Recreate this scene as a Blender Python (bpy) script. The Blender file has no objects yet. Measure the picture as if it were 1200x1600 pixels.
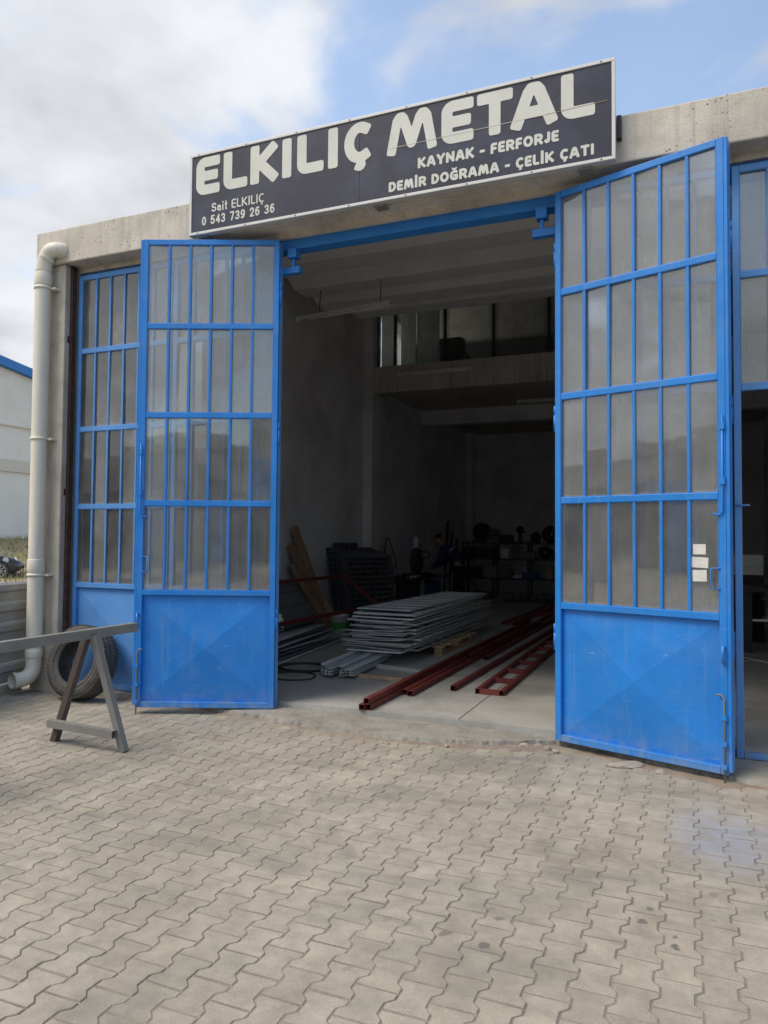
import bpy, bmesh, math, random
import numpy as np
from mathutils import Vector, Matrix, Euler
R = math.radians
rnd = random.Random(7)
scn = bpy.context.scene
col = scn.collection

# ------------------------------------------------------------------ camera
cam_d = bpy.data.cameras.new('camera')
cam = bpy.data.objects.new('camera', cam_d); col.objects.link(cam)
cam_d.sensor_fit = 'VERTICAL'; cam_d.sensor_height = 36.0; cam_d.lens = 1152.78 / 1600 * 36
cam_d.clip_start = 0.05; cam_d.clip_end = 2000
cam.matrix_world = (Matrix.Translation((0, 0, 1.6)) @ Matrix.Rotation(0.3941, 4, 'Z')
                    @ Matrix.Rotation(math.pi / 2 + 0.0361, 4, 'X') @ Matrix.Rotation(0.0081, 4, 'Z'))
scn.camera = cam

# ------------------------------------------------------------------ sky, sun, exposure
SUN_DIR = Vector((-0.56, -0.54, 1.15)).normalized()
SUN_EL = math.asin(SUN_DIR.z); SUN_AZ = math.atan2(SUN_DIR.x, SUN_DIR.y)
world = bpy.data.worlds.new('World'); scn.world = world; world.use_nodes = True
wt = world.node_tree; wn = wt.nodes; wl = wt.links
for n in list(wn): wn.remove(n)
def N(tree, t, **kw):
    n = tree.nodes.new(t)
    for k, v in kw.items(): setattr(n, k, v)
    return n
out = N(wt, 'ShaderNodeOutputWorld'); bg = N(wt, 'ShaderNodeBackground')
wl.new(bg.outputs[0], out.inputs[0]); bg.inputs[1].default_value = 0.14
sky = N(wt, 'ShaderNodeTexSky', sky_type='NISHITA'); sky.sun_disc = False
sky.sun_elevation = SUN_EL; sky.sun_rotation = SUN_AZ
sky.air_density = 1.3; sky.dust_density = 2.2; sky.ozone_density = 2.0
tc = N(wt, 'ShaderNodeTexCoord')
sep = N(wt, 'ShaderNodeSeparateXYZ'); wl.new(tc.outputs['Generated'], sep.inputs[0])
def M_(tree, op, a, b=None, c=None, clamp=False):
    n = N(tree, 'ShaderNodeMath', operation=op); n.use_clamp = clamp
    for i, x in enumerate((a, b, c)):
        if x is None: continue
        if isinstance(x, (int, float)): n.inputs[i].default_value = x
        else: tree.links.new(x, n.inputs[i])
    return n.outputs[0]
zc = M_(wt, 'MAXIMUM', M_(wt, 'ADD', sep.outputs[2], 0.22), 0.08)
cx_ = M_(wt, 'DIVIDE', sep.outputs[0], zc); cy_ = M_(wt, 'DIVIDE', sep.outputs[1], zc)
cmb = N(wt, 'ShaderNodeCombineXYZ'); wl.new(cx_, cmb.inputs[0]); wl.new(cy_, cmb.inputs[1])
def noise(tree, vec, scale, detail=4, rough=0.55, dist=0.0):
    n = N(tree, 'ShaderNodeTexNoise'); n.inputs['Scale'].default_value = scale
    n.inputs['Detail'].default_value = detail; n.inputs['Roughness'].default_value = rough
    n.inputs['Distortion'].default_value = dist
    tree.links.new(vec, n.inputs['Vector']); return n.outputs[0]
offs = N(wt, 'ShaderNodeVectorMath', operation='ADD'); wl.new(cmb.outputs[0], offs.inputs[0]); offs.inputs[1].default_value = (1.2, 9.9, 0)
c1 = noise(wt, offs.outputs[0], 2.0, 9, 0.52, 0.25)
# more cloud towards the left of the yard, as in the photograph
side = M_(wt, 'MULTIPLY', M_(wt, 'ADD', M_(wt, 'MULTIPLY', cx_, -0.78), M_(wt, 'MULTIPLY', cy_, -0.28)), 0.13)
cv = M_(wt, 'ADD', c1, side)
mr = N(wt, 'ShaderNodeMapRange', interpolation_type='SMOOTHSTEP'); wl.new(cv, mr.inputs[0])
mr.inputs[1].default_value = 0.45; mr.inputs[2].default_value = 0.595; mr.inputs[3].default_value = 0.13; mr.inputs[4].default_value = 0.97
c2 = noise(wt, offs.outputs[0], 2.6, 6, 0.5)
crm = N(wt, 'ShaderNodeMapRange'); wl.new(c2, crm.inputs[0])
crm.inputs[1].default_value = 0.35; crm.inputs[2].default_value = 0.65; crm.inputs[3].default_value = 2.35; crm.inputs[4].default_value = 3.75
ccol = N(wt, 'ShaderNodeCombineXYZ')
wl.new(crm.outputs[0], ccol.inputs[0]); wl.new(M_(wt, 'MULTIPLY', crm.outputs[0], 1.02), ccol.inputs[1]); wl.new(M_(wt, 'MULTIPLY', crm.outputs[0], 1.06), ccol.inputs[2])
mx = N(wt, 'ShaderNodeMix', data_type='RGBA'); wl.new(mr.outputs[0], mx.inputs[0]); wl.new(sky.outputs[0], mx.inputs[6]); wl.new(ccol.outputs[0], mx.inputs[7])
wl.new(mx.outputs[2], bg.inputs[0])

sun_d = bpy.data.lights.new('sun', 'SUN'); sun_d.energy = 1.5; sun_d.angle = R(32); sun_d.color = (1.0, 0.91, 0.78)
sun = bpy.data.objects.new('sun', sun_d); col.objects.link(sun)
sun.rotation_euler = SUN_DIR.to_track_quat('Z', 'Y').to_euler(); sun.location = (-8, -4, 14)
vs = scn.view_settings; scn.display_settings.display_device = 'sRGB'
vs.view_transform = 'Standard'; vs.look = 'None'; vs.exposure = 0.80; vs.gamma = 1.0; vs.use_curve_mapping = False
cy = scn.cycles
cy.max_bounces = 14; cy.diffuse_bounces = 12; cy.glossy_bounces = 4; cy.transmission_bounces = 4; cy.transparent_max_bounces = 32
cy.use_denoising = True; cy.sample_clamp_indirect = 6; cy.caustics_reflective = False; cy.caustics_refractive = False

# ------------------------------------------------------------------ materials
def newmat(name):
    m = bpy.data.materials.new(name); m.use_nodes = True
    t = m.node_tree
    for n in list(t.nodes): t.nodes.remove(n)
    o = N(t, 'ShaderNodeOutputMaterial'); b = N(t, 'ShaderNodeBsdfPrincipled'); t.links.new(b.outputs[0], o.inputs[0])
    return m, t, b, o
def vscale(t, vec, s):
    n = N(t, 'ShaderNodeVectorMath', operation='MULTIPLY'); t.links.new(vec, n.inputs[0]); n.inputs[1].default_value = s; return n.outputs[0]
def maprange(t, v, a, b, c, d, smooth=False):
    n = N(t, 'ShaderNodeMapRange'); 
    if smooth: n.interpolation_type = 'SMOOTHSTEP'
    t.links.new(v, n.inputs[0])
    for i, x in enumerate((a, b, c, d)): n.inputs[i + 1].default_value = x
    return n.outputs[0]
def mixc(t, fac, a, b, blend='MIX'):
    n = N(t, 'ShaderNodeMix', data_type='RGBA', blend_type=blend)
    for i, x in ((0, fac), (6, a), (7, b)):
        if isinstance(x, (int, float)): n.inputs[i].default_value = x
        elif isinstance(x, tuple): n.inputs[i].default_value = (*x[:3], 1)
        else: t.links.new(x, n.inputs[i])
    return n.outputs[2]
def scalec(t, c, f):
    n = N(t, 'ShaderNodeVectorMath', operation='SCALE')
    if isinstance(c, tuple): n.inputs[0].default_value = c[:3]
    else: t.links.new(c, n.inputs[0])
    t.links.new(f, n.inputs['Scale']); return n.outputs[0]
def grime(m, zmax=0.30, c=(0.30, 0.335, 0.345)):
    t = m.node_tree; b = [n for n in t.nodes if n.type == 'BSDF_PRINCIPLED'][0]; P = N(t, 'ShaderNodeNewGeometry').outputs['Position']
    sx = N(t, 'ShaderNodeSeparateXYZ'); t.links.new(P, sx.inputs[0])
    old = b.inputs['Base Color'].links[0].from_socket
    f = M_(t, 'MULTIPLY', maprange(t, sx.outputs[2], 0.03, zmax, 0.6, 0, True), maprange(t, noise(t, P, 11, 7, 0.7), 0.42, 0.66, 0.05, 1))
    sc_ = maprange(t, noise(t, vscale(t, P, (9, 9, 55)), 1.0, 3, 0.5, 1.5), 0.70, 0.725, 0, 0.30)
    dr = maprange(t, noise(t, vscale(t, P, (26, 26, 1.0)), 1.0, 4, 0.6), 0.56, 0.75, 0, 0.28)
    up = mixc(t, dr, mixc(t, sc_, old, (0.42, 0.52, 0.66)), (0.20, 0.31, 0.50))
    t.links.new(mixc(t, f, up, c), b.inputs['Base Color'])
def pm(name, base, rough=0.7, var=0.18, scale=5, fine=70, fvar=0.10, bump=0.15, metallic=0.0, spec=0.4,
       dirt=None, streak=None, pits=None, rand=0.0, chips=None, coat=0.0, island=0.0, local=False):
    m, t, b, o = newmat(name)
    if local: pos = N(t, 'ShaderNodeTexCoord').outputs['Object']
    else: pos = N(t, 'ShaderNodeNewGeometry').outputs['Position']
    n1 = noise(t, pos, scale, 6, 0.6); n2 = noise(t, pos, fine, 4, 0.6)
    f = M_(t, 'MULTIPLY', maprange(t, n1, 0.28, 0.72, 1 - var, 1 + var), maprange(t, n2, 0.28, 0.72, 1 - fvar, 1 + fvar))
    if rand:
        oi = N(t, 'ShaderNodeObjectInfo'); f = M_(t, 'MULTIPLY', f, maprange(t, oi.outputs['Random'], 0, 1, 1 - rand, 1 + rand))
    if island:
        gi = N(t, 'ShaderNodeNewGeometry'); f = M_(t, 'MULTIPLY', f, maprange(t, gi.outputs['Random Per Island'], 0, 1, 1 - island, 1 + island))
    c = scalec(t, base, f)
    hgt = n2
    if dirt:
        dc, amt, ds = dirt
        c = mixc(t, maprange(t, noise(t, pos, ds, 7, 0.65, 0.3), 0.48, 0.70, 0, amt), c, dc)
    if streak:
        sc_, amt = streak
        sv = noise(t, vscale(t, pos, (14, 14, 0.8)), 1.0, 6, 0.65)
        c = mixc(t, maprange(t, sv, 0.50, 0.72, 0, amt), c, sc_)
    if pits:
        vo = N(t, 'ShaderNodeTexVoronoi'); vo.inputs['Scale'].default_value = pits[0]; t.links.new(pos, vo.inputs['Vector'])
        pv = maprange(t, vo.outputs['Distance'], 0.10, 0.24, 1, 0)
        pv = M_(t, 'MULTIPLY', pv, maprange(t, noise(t, pos, 3.1, 3), 0.45, 0.62, 0, 1))
        c = mixc(t, M_(t, 'MULTIPLY', pv, pits[1]), c, tuple(x * 0.25 for x in base))
        hgt = M_(t, 'SUBTRACT', n2, pv)
    rr = maprange(t, n1, 0.25, 0.75, max(0.03, rough - 0.1), min(1, rough + 0.1))
    if chips:
        cc, th, cs = chips
        cf = maprange(t, noise(t, pos, cs, 8, 0.7), th, th + 0.02, 0, 1)
        c = mixc(t, cf, c, cc)
    t.links.new(c, b.inputs['Base Color']); t.links.new(rr, b.inputs['Roughness'])
    b.inputs['Metallic'].default_value = metallic; b.inputs['Specular IOR Level'].default_value = spec
    b.inputs['Coat Weight'].default_value = coat
    if bump:
        bn = N(t, 'ShaderNodeBump'); bn.inputs['Strength'].default_value = bump; bn.inputs['Distance'].default_value = 0.01
        t.links.new(hgt, bn.inputs['Height']); t.links.new(bn.outputs[0], b.inputs['Normal'])
    return m
MT = {}
MT['concrete'] = pm('weathered_concrete', (0.60, 0.55, 0.475), 0.9, 0.16, 2.2, 60, 0.10, 0.35, dirt=((0.32, 0.295, 0.25), 0.5, 2.6), streak=((0.30, 0.275, 0.235), 0.5), pits=(24, 0.9))
MT['column'] = pm('board_marked_concrete', (0.54, 0.485, 0.40), 0.9, 0.14, 2.5, 45, 0.08, 0.3, dirt=((0.24, 0.215, 0.18), 0.5, 3.3), streak=((0.27, 0.245, 0.205), 0.6))
MT['floor'] = pm('trowelled_floor', (0.40, 0.39, 0.36), 0.55, 0.14, 1.4, 35, 0.07, 0.08, dirt=((0.16, 0.155, 0.145), 0.6, 1.1))
MT['apron'] = pm('worn_apron_concrete', (0.30, 0.282, 0.245), 0.92, 0.18, 4, 80, 0.16, 0.5, dirt=((0.19, 0.165, 0.135), 0.75, 5))
MT['plaster'] = pm('sooty_plaster', (0.74, 0.74, 0.75), 0.9, 0.12, 1.2, 30, 0.05, 0.1, dirt=((0.46, 0.465, 0.475), 0.7, 0.9))
MT['precast'] = pm('precast_roof_concrete', (0.82, 0.81, 0.80), 0.9, 0.10, 1.2, 30, 0.05, 0.08)
MT['mezz'] = pm('stained_mezzanine_concrete', (0.54, 0.50, 0.45), 0.9, 0.15, 1.5, 30, 0.08, 0.1, streak=((0.13, 0.12, 0.105), 0.7))
MT['blue'] = pm('blue_gloss_paint', (0.018, 0.215, 0.66), 0.36, 0.10, 3.0, 40, 0.04, 0.03, spec=0.5, dirt=((0.085, 0.25, 0.60), 0.45, 4.2), chips=((0.35, 0.40, 0.45), 0.735, 26))
MT['blue_faded'] = pm('sun_bleached_blue_paint', (0.10, 0.30, 0.68), 0.5, 0.10, 3.0, 40, 0.05, 0.03, dirt=((0.16, 0.33, 0.60), 0.55, 3.4), chips=((0.22, 0.17, 0.14), 0.74, 24))
grime(MT['blue']); grime(MT['blue_faded'], 0.45)
MT['blue_frame'] = pm('blue_frame_paint', (0.03, 0.21, 0.62), 0.5, 0.10, 3.0, 40, 0.05, 0.03, chips=((0.30, 0.27, 0.24), 0.69, 9))
MT['sign_face'] = pm('faded_navy_vinyl', (0.030, 0.031, 0.052), 0.42, 0.10, 2.0, 30, 0.04, 0.02, dirt=((0.062, 0.078, 0.12), 0.7, 1.6))
MT['sign_white'] = pm('aged_white_vinyl', (0.66, 0.66, 0.60), 0.5, 0.05, 3, 60, 0.03, 0.0, dirt=((0.52, 0.50, 0.43), 0.4, 4))
MT['alu'] = pm('dull_aluminium_trim', (0.62, 0.62, 0.60), 0.5, 0.06, 4, 60, 0.04, 0.03, metallic=0.15)
MT['pvc'] = pm('grey_beige_pvc', (0.74, 0.70, 0.595), 0.45, 0.05, 3, 40, 0.03, 0.02, streak=((0.40, 0.38, 0.32), 0.35))
MT['rubber'] = pm('dusty_rubber', (0.085, 0.080, 0.074), 0.85, 0.25, 6, 60, 0.15, 0.2, dirt=((0.19, 0.17, 0.14), 0.6, 7))
MT['steel'] = pm('grey_primed_steel', (0.22, 0.215, 0.20), 0.5, 0.12, 5, 60, 0.08, 0.05, dirt=((0.26, 0.25, 0.23), 0.4, 6), chips=((0.16, 0.09, 0.05), 0.74, 12))
MT['steel_brown'] = pm('brown_worn_steel', (0.085, 0.066, 0.058), 0.55, 0.15, 5, 60, 0.08, 0.05, dirt=((0.16, 0.13, 0.11), 0.5, 7))
MT['galv'] = pm('galvanised_panel_steel', (0.56, 0.575, 0.57), 0.5, 0.10, 6, 60, 0.06, 0.03, metallic=0.0, rand=0.18)
MT['dark_steel'] = pm('dark_sheet_steel', (0.17, 0.17, 0.18), 0.5, 0.15, 4, 60, 0.08, 0.03, metallic=0.2, rand=0.25)
MT['black_steel'] = pm('black_oily_steel', (0.034, 0.035, 0.040), 0.5, 0.2, 5, 60, 0.1, 0.05, rand=0.3)
MT['grating'] = pm('grating_paint_and_recess_shade', (0.075, 0.078, 0.085), 0.5, 0.15, 5, 60, 0.1, 0.03, rand=0.3)
MT['red'] = pm('red_oxide_primer', (0.155, 0.028, 0.024), 0.6, 0.15, 4, 60, 0.08, 0.03, dirt=((0.16, 0.055, 0.045), 0.5, 5), rand=0.12)
MT['black_gap'] = pm('doorway_shade_and_joint_black', (0.012, 0.010, 0.010), 0.9, 0.1, 4, 40, 0.1, 0.0)  # near-black for the shade in the opposite doorways and for the floor joint
MT['rust'] = pm('rusty_angle_iron', (0.055, 0.033, 0.026), 0.85, 0.3, 12, 90, 0.2, 0.3, dirt=((0.14, 0.07, 0.045), 0.7, 15))
MT['wood'] = pm('pale_softwood', (0.46, 0.31, 0.18), 0.8, 0.2, 8, 90, 0.12, 0.15, rand=0.2, streak=((0.30, 0.19, 0.10), 0.4))
MT['wood_pale'] = pm('whitewashed_batten', (0.50, 0.49, 0.44), 0.8, 0.1, 8, 90, 0.08, 0.1)
MT['wood_brown'] = pm('old_brown_plank', (0.30, 0.185, 0.115), 0.85, 0.2, 8, 80, 0.15, 0.15, rand=0.25, streak=((0.10, 0.06, 0.04), 0.5))
MT['white'] = pm('white_paint', (0.72, 0.72, 0.70), 0.5, 0.06, 5, 60, 0.04, 0.02)
MT['office_white'] = pm('office_panel_white', (0.74, 0.78, 0.76), 0.5, 0.05, 3, 40, 0.03, 0.0)
def blind_mat():
    m, t, b, o = newmat('translucent_blind'); t.nodes.remove(b)
    d = N(t, 'ShaderNodeBsdfDiffuse'); d.inputs[0].default_value = (0.74, 0.77, 0.75, 1); r = N(t, 'ShaderNodeBsdfTranslucent'); r.inputs[0].default_value = (0.70, 0.74, 0.72, 1)
    x = N(t, 'ShaderNodeMixShader'); x.inputs[0].default_value = 0.72; t.links.new(d.outputs[0], x.inputs[1]); t.links.new(r.outputs[0], x.inputs[2]); t.links.new(x.outputs[0], o.inputs[0]); return m
MT['blind'] = blind_mat()
MT['tube_lamp'] = pm('unlit_fluorescent_tube', (0.78, 0.78, 0.78), 0.3, 0.03, 5, 60, 0.02, 0.0)
MT['green'] = pm('green_label', (0.05, 0.35, 0.07), 0.5, 0.1, 8)
MT['fence'] = pm('grey_trapezoid_sheet', (0.33, 0.335, 0.325), 0.5, 0.15, 4, 60, 0.06, 0.05, metallic=0.1, dirt=((0.30, 0.295, 0.27), 0.6, 3))
MT['maroon'] = pm('maroon_post_paint', (0.085, 0.022, 0.022), 0.6, 0.2, 6, 60, 0.1, 0.1, dirt=((0.16, 0.07, 0.05), 0.5, 9))
MT['kerb'] = pm('kerb_concrete', (0.34, 0.31, 0.26), 0.9, 0.15, 4, 70, 0.12, 0.3)
MT['dirt'] = pm('brown_dust', (0.25, 0.20, 0.15), 0.95, 0.2, 6, 120, 0.2, 0.5, dirt=((0.33, 0.29, 0.235), 0.8, 5))
MT['stone'] = pm('broken_concrete', (0.33, 0.295, 0.25), 0.95, 0.2, 9, 90, 0.15, 0.5)
MT['earth'] = pm('dry_earth', (0.34, 0.29, 0.20), 0.95, 0.25, 0.4, 6, 0.15, 0.3)
MT['neigh'] = pm('neighbour_render', (0.78, 0.73, 0.66), 0.9, 0.06, 0.35, 8, 0.05, 0.0, dirt=((0.60, 0.55, 0.48), 0.4, 0.5))
MT['neigh_beam'] = pm('neighbour_band', (0.66, 0.60, 0.50), 0.9, 0.06, 0.5, 8, 0.05, 0.0)
MT['opp'] = pm('opposite_render', (0.48, 0.45, 0.40), 0.9, 0.1, 0.5, 8, 0.05, 0.0)
MT['dark_glass'] = pm('dark_window', (0.02, 0.022, 0.026), 0.12, 0.1, 2, 40, 0.05, 0.0, spec=0.6)
MT['carpaint'] = pm('black_car_paint', (0.012, 0.012, 0.014), 0.22, 0.05, 3, 40, 0.03, 0.0, coat=0.8)
MT['chrome'] = pm('bright_alloy', (0.60, 0.60, 0.60), 0.3, 0.05, 3, 40, 0.03, 0.0, metallic=0.7)
MT['lamp_glass'] = pm('headlight_glass', (0.55, 0.57, 0.60), 0.12, 0.05, 3, 40, 0.03, 0.0)
MT['navy'] = pm('navy_work_jacket', (0.020, 0.028, 0.085), 0.85, 0.15, 9, 60, 0.1, 0.1, local=True)
MT['trouser'] = pm('dark_trousers', (0.014, 0.014, 0.018), 0.9, 0.15, 9, 60, 0.1, 0.1, local=True)
MT['skin'] = pm('skin_tone', (0.36, 0.20, 0.14), 0.6, 0.06, 12, 60, 0.04, 0.0, local=True)
MT['hair'] = pm('dark_hair', (0.014, 0.011, 0.010), 0.7, 0.2, 30, 120, 0.2, 0.2, local=True)
MT['reflect'] = pm('silver_reflective_tape', (0.6, 0.6, 0.62), 0.4, 0.05)
MT['cable'] = pm('dark_rubber_hose', (0.045, 0.038, 0.034), 0.7, 0.15, 9, 60, 0.1, 0.0)
MT['paper'] = pm('white_paper_notice', (0.70, 0.69, 0.64), 0.85, 0.07, 20, 90, 0.05, 0.05, dirt=((0.5, 0.49, 0.45), 0.5, 30))
MT['blue_tool'] = pm('blue_tool_case', (0.03, 0.06, 0.22), 0.5, 0.1)
MT['card'] = pm('brown_carton', (0.40, 0.30, 0.19), 0.85, 0.1)
MT['weed'] = pm('dry_weeds', (0.36, 0.32, 0.12), 0.85, 0.3, 0.8, 9, 0.2, 0.0, island=0.45)

def paver_mat():
    m, t, b, o = newmat('concrete_paver')
    pos = N(t, 'ShaderNodeNewGeometry'); P = pos.outputs['Position']
    oi = N(t, 'ShaderNodeObjectInfo')
    r = M_(t, 'FRACT', M_(t, 'ADD', oi.outputs['Random'], pos.outputs['Random Per Island']))
    r2 = M_(t, 'FRACT', M_(t, 'MULTIPLY', r, 17.3))
    big = noise(t, P, 0.8, 5, 0.6); mid = noise(t, P, 9, 6, 0.65); fin = noise(t, P, 130, 4, 0.6); grit = noise(t, P, 420, 2, 0.5)
    base = mixc(t, r2, (0.372, 0.326, 0.262), (0.356, 0.323, 0.261))
    f = M_(t, 'MULTIPLY', maprange(t, r, 0, 1, 0.92, 1.07), maprange(t, mid, 0.3, 0.7, 0.80, 1.16))
    f = M_(t, 'MULTIPLY', f, maprange(t, big, 0.3, 0.7, 0.82, 1.14))
    f = M_(t, 'MULTIPLY', f, maprange(t, fin, 0.3, 0.7, 0.88, 1.10))
    f = M_(t, 'MULTIPLY', f, maprange(t, grit, 0.3, 0.7, 0.90, 1.10))
    c = scalec(t, base, f)
    # tyre smears and oily patches trodden into the paving
    sm = noise(t, vscale(t, P, (0.9, 1.7, 1)), 1.1, 7, 0.6, 0.6)
    c = mixc(t, maprange(t, sm, 0.50, 0.70, 0, 0.72), c, (0.185, 0.178, 0.160))
    # sandy dust in other places
    sd = noise(t, P, 1.9, 6, 0.6, 0.4)
    c = mixc(t, maprange(t, sd, 0.52, 0.72, 0, 0.55), c, (0.43, 0.385, 0.32))
    # separate dark drips
    vo = N(t, 'ShaderNodeTexVoronoi'); vo.inputs['Scale'].default_value = 7.0; vo.inputs['Randomness'].default_value = 1
    wob = N(t, 'ShaderNodeVectorMath', operation='ADD'); t.links.new(P, wob.inputs[0])
    nn = N(t, 'ShaderNodeTexNoise'); nn.inputs['Scale'].default_value = 22; nn.inputs['Detail'].default_value = 3; t.links.new(P, nn.inputs['Vector'])
    t.links.new(vscale(t, nn.outputs['Color'], (0.07, 0.07, 0)), wob.inputs[1])
    t.links.new(wob.outputs[0], vo.inputs['Vector'])
    drip = maprange(t, vo.outputs['Distance'], 0.13, 0.19, 1, 0, True)
    sepc = N(t, 'ShaderNodeSeparateColor'); t.links.new(vo.outputs['Color'], sepc.inputs[0])
    drip = M_(t, 'MULTIPLY', drip, maprange(t, sepc.outputs[0], 0.45, 0.70, 0, 0.8))
    # drips gather on the near right of the yard
    sx = N(t, 'ShaderNodeSeparateXYZ'); t.links.new(P, sx.inputs[0])
    dd = N(t, 'ShaderNodeVectorMath', operation='DISTANCE'); t.links.new(P, dd.inputs[0]); dd.inputs[1].default_value = (0.05, 2.55, 0)
    drip = M_(t, 'MULTIPLY', drip, maprange(t, dd.outputs['Value'], 0.6, 1.7, 1, 0.04, True))
    c = mixc(t, drip, c, (0.10, 0.098, 0.095))
    # bluish paint overspray by the right leaf
    d2 = N(t, 'ShaderNodeVectorMath', operation='DISTANCE'); t.links.new(vscale(t, P, (1, 0.6, 1)), d2.inputs[0]); d2.inputs[1].default_value = (0.16, 4.45 * 0.6, 0)
    sp = M_(t, 'MULTIPLY', maprange(t, d2.outputs['Value'], 0.05, 0.42, 0.75, 0, True), maprange(t, mid, 0.35, 0.6, 0.2, 1))
    c = mixc(t, sp, c, (0.27, 0.31, 0.40))
    t.links.new(c, b.inputs['Base Color']); b.inputs['Roughness'].default_value = 0.88; b.inputs['Specular IOR Level'].default_value = 0.3
    bn = N(t, 'ShaderNodeBump'); bn.inputs['Strength'].default_value = 0.35; bn.inputs['Distance'].default_value = 0.004
    t.links.new(M_(t, 'ADD', fin, M_(t, 'MULTIPLY', grit, 0.5)), bn.inputs['Height']); t.links.new(bn.outputs[0], b.inputs['Normal'])
    return m
MT['paver'] = paver_mat()
MT['joint'] = pm('joint_sand', (0.25, 0.22, 0.18), 0.95, 0.25, 5, 150, 0.2, 0.4, dirt=((0.10, 0.09, 0.075), 0.7, 2))

def glass_mat(name, dust, dcol, tint=(0.93, 0.95, 0.94)):
    m, t, b, o = newmat(name)
    t.nodes.remove(b)
    g = N(t, 'ShaderNodeTexCoord').outputs['Generated']; P = N(t, 'ShaderNodeNewGeometry').outputs['Position']
    s = N(t, 'ShaderNodeSeparateXYZ'); t.links.new(g, s.inputs[0])
    ex = M_(t, 'MINIMUM', s.outputs[0], M_(t, 'SUBTRACT', 1.0, s.outputs[0]))
    ez = M_(t, 'MINIMUM', s.outputs[2], M_(t, 'SUBTRACT', 1.0, s.outputs[2]))
    e = M_(t, 'MINIMUM', ex, M_(t, 'MULTIPLY', ez, 3.2))
    edge = maprange(t, M_(t, 'ADD', e, M_(t, 'MULTIPLY', noise(t, P, 18, 4), 0.10)), 0.05, 0.15, 0.5, 0, True)
    foot = maprange(t, s.outputs[2], 0.0, 0.35, 0.16, 0, True)
    blot = maprange(t, noise(t, P, 3.0, 7, 0.65, 0.4), 0.42, 0.75, 0.0, 0.28)
    run = maprange(t, noise(t, vscale(t, P, (30, 30, 1.4)), 1.0, 5, 0.6), 0.56, 0.72, 0.0, 0.22)
    spl = maprange(t, noise(t, vscale(t, P, (60, 60, 14)), 1.0, 3, 0.5), 0.735, 0.75, 0.0, 0.55)
    fac = M_(t, 'ADD', M_(t, 'ADD', M_(t, 'ADD', edge, foot), M_(t, 'ADD', blot, run)), M_(t, 'ADD', spl, dust), clamp=True)
    oi = N(t, 'ShaderNodeObjectInfo'); fac = M_(t, 'MULTIPLY', fac, maprange(t, oi.outputs['Random'], 0, 1, 0.38, 0.72))
    tr = N(t, 'ShaderNodeBsdfTransparent'); tr.inputs[0].default_value = (*tint, 1)
    df = N(t, 'ShaderNodeBsdfDiffuse'); df.inputs[0].default_value = (*dcol, 1)
    tl = N(t, 'ShaderNodeBsdfTranslucent'); tl.inputs[0].default_value = (*dcol, 1)
    dm = N(t, 'ShaderNodeMixShader'); dm.inputs[0].default_value = 0.35; t.links.new(df.outputs[0], dm.inputs[1]); t.links.new(tl.outputs[0], dm.inputs[2])
    m1 = N(t, 'ShaderNodeMixShader'); t.links.new(fac, m1.inputs[0]); t.links.new(tr.outputs[0], m1.inputs[1]); t.links.new(dm.outputs[0], m1.inputs[2])
    gl = N(t, 'ShaderNodeBsdfGlossy'); gl.inputs['Roughness'].default_value = 0.03
    bn = N(t, 'ShaderNodeBump'); bn.inputs['Strength'].default_value = 0.06; bn.inputs['Distance'].default_value = 0.02
    t.links.new(noise(t, P, 2.2, 2), bn.inputs['Height']); t.links.new(bn.outputs[0], gl.inputs['Normal'])
    fr = N(t, 'ShaderNodeFresnel'); fr.inputs[0].default_value = 1.5
    m2 = N(t, 'ShaderNodeMixShader'); t.links.new(M_(t, 'MULTIPLY', fr.outputs[0], 2.9), m2.inputs[0]); t.links.new(m1.outputs[0], m2.inputs[1]); t.links.new(gl.outputs[0], m2.inputs[2])
    t.links.new(m2.outputs[0], o.inputs[0])
    return m
MT['glass'] = glass_mat('dusty_door_glass', 0.32, (0.64, 0.65, 0.64))
MT['office_glass'] = glass_mat('office_glass', 0.02, (0.2, 0.2, 0.2))

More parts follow.
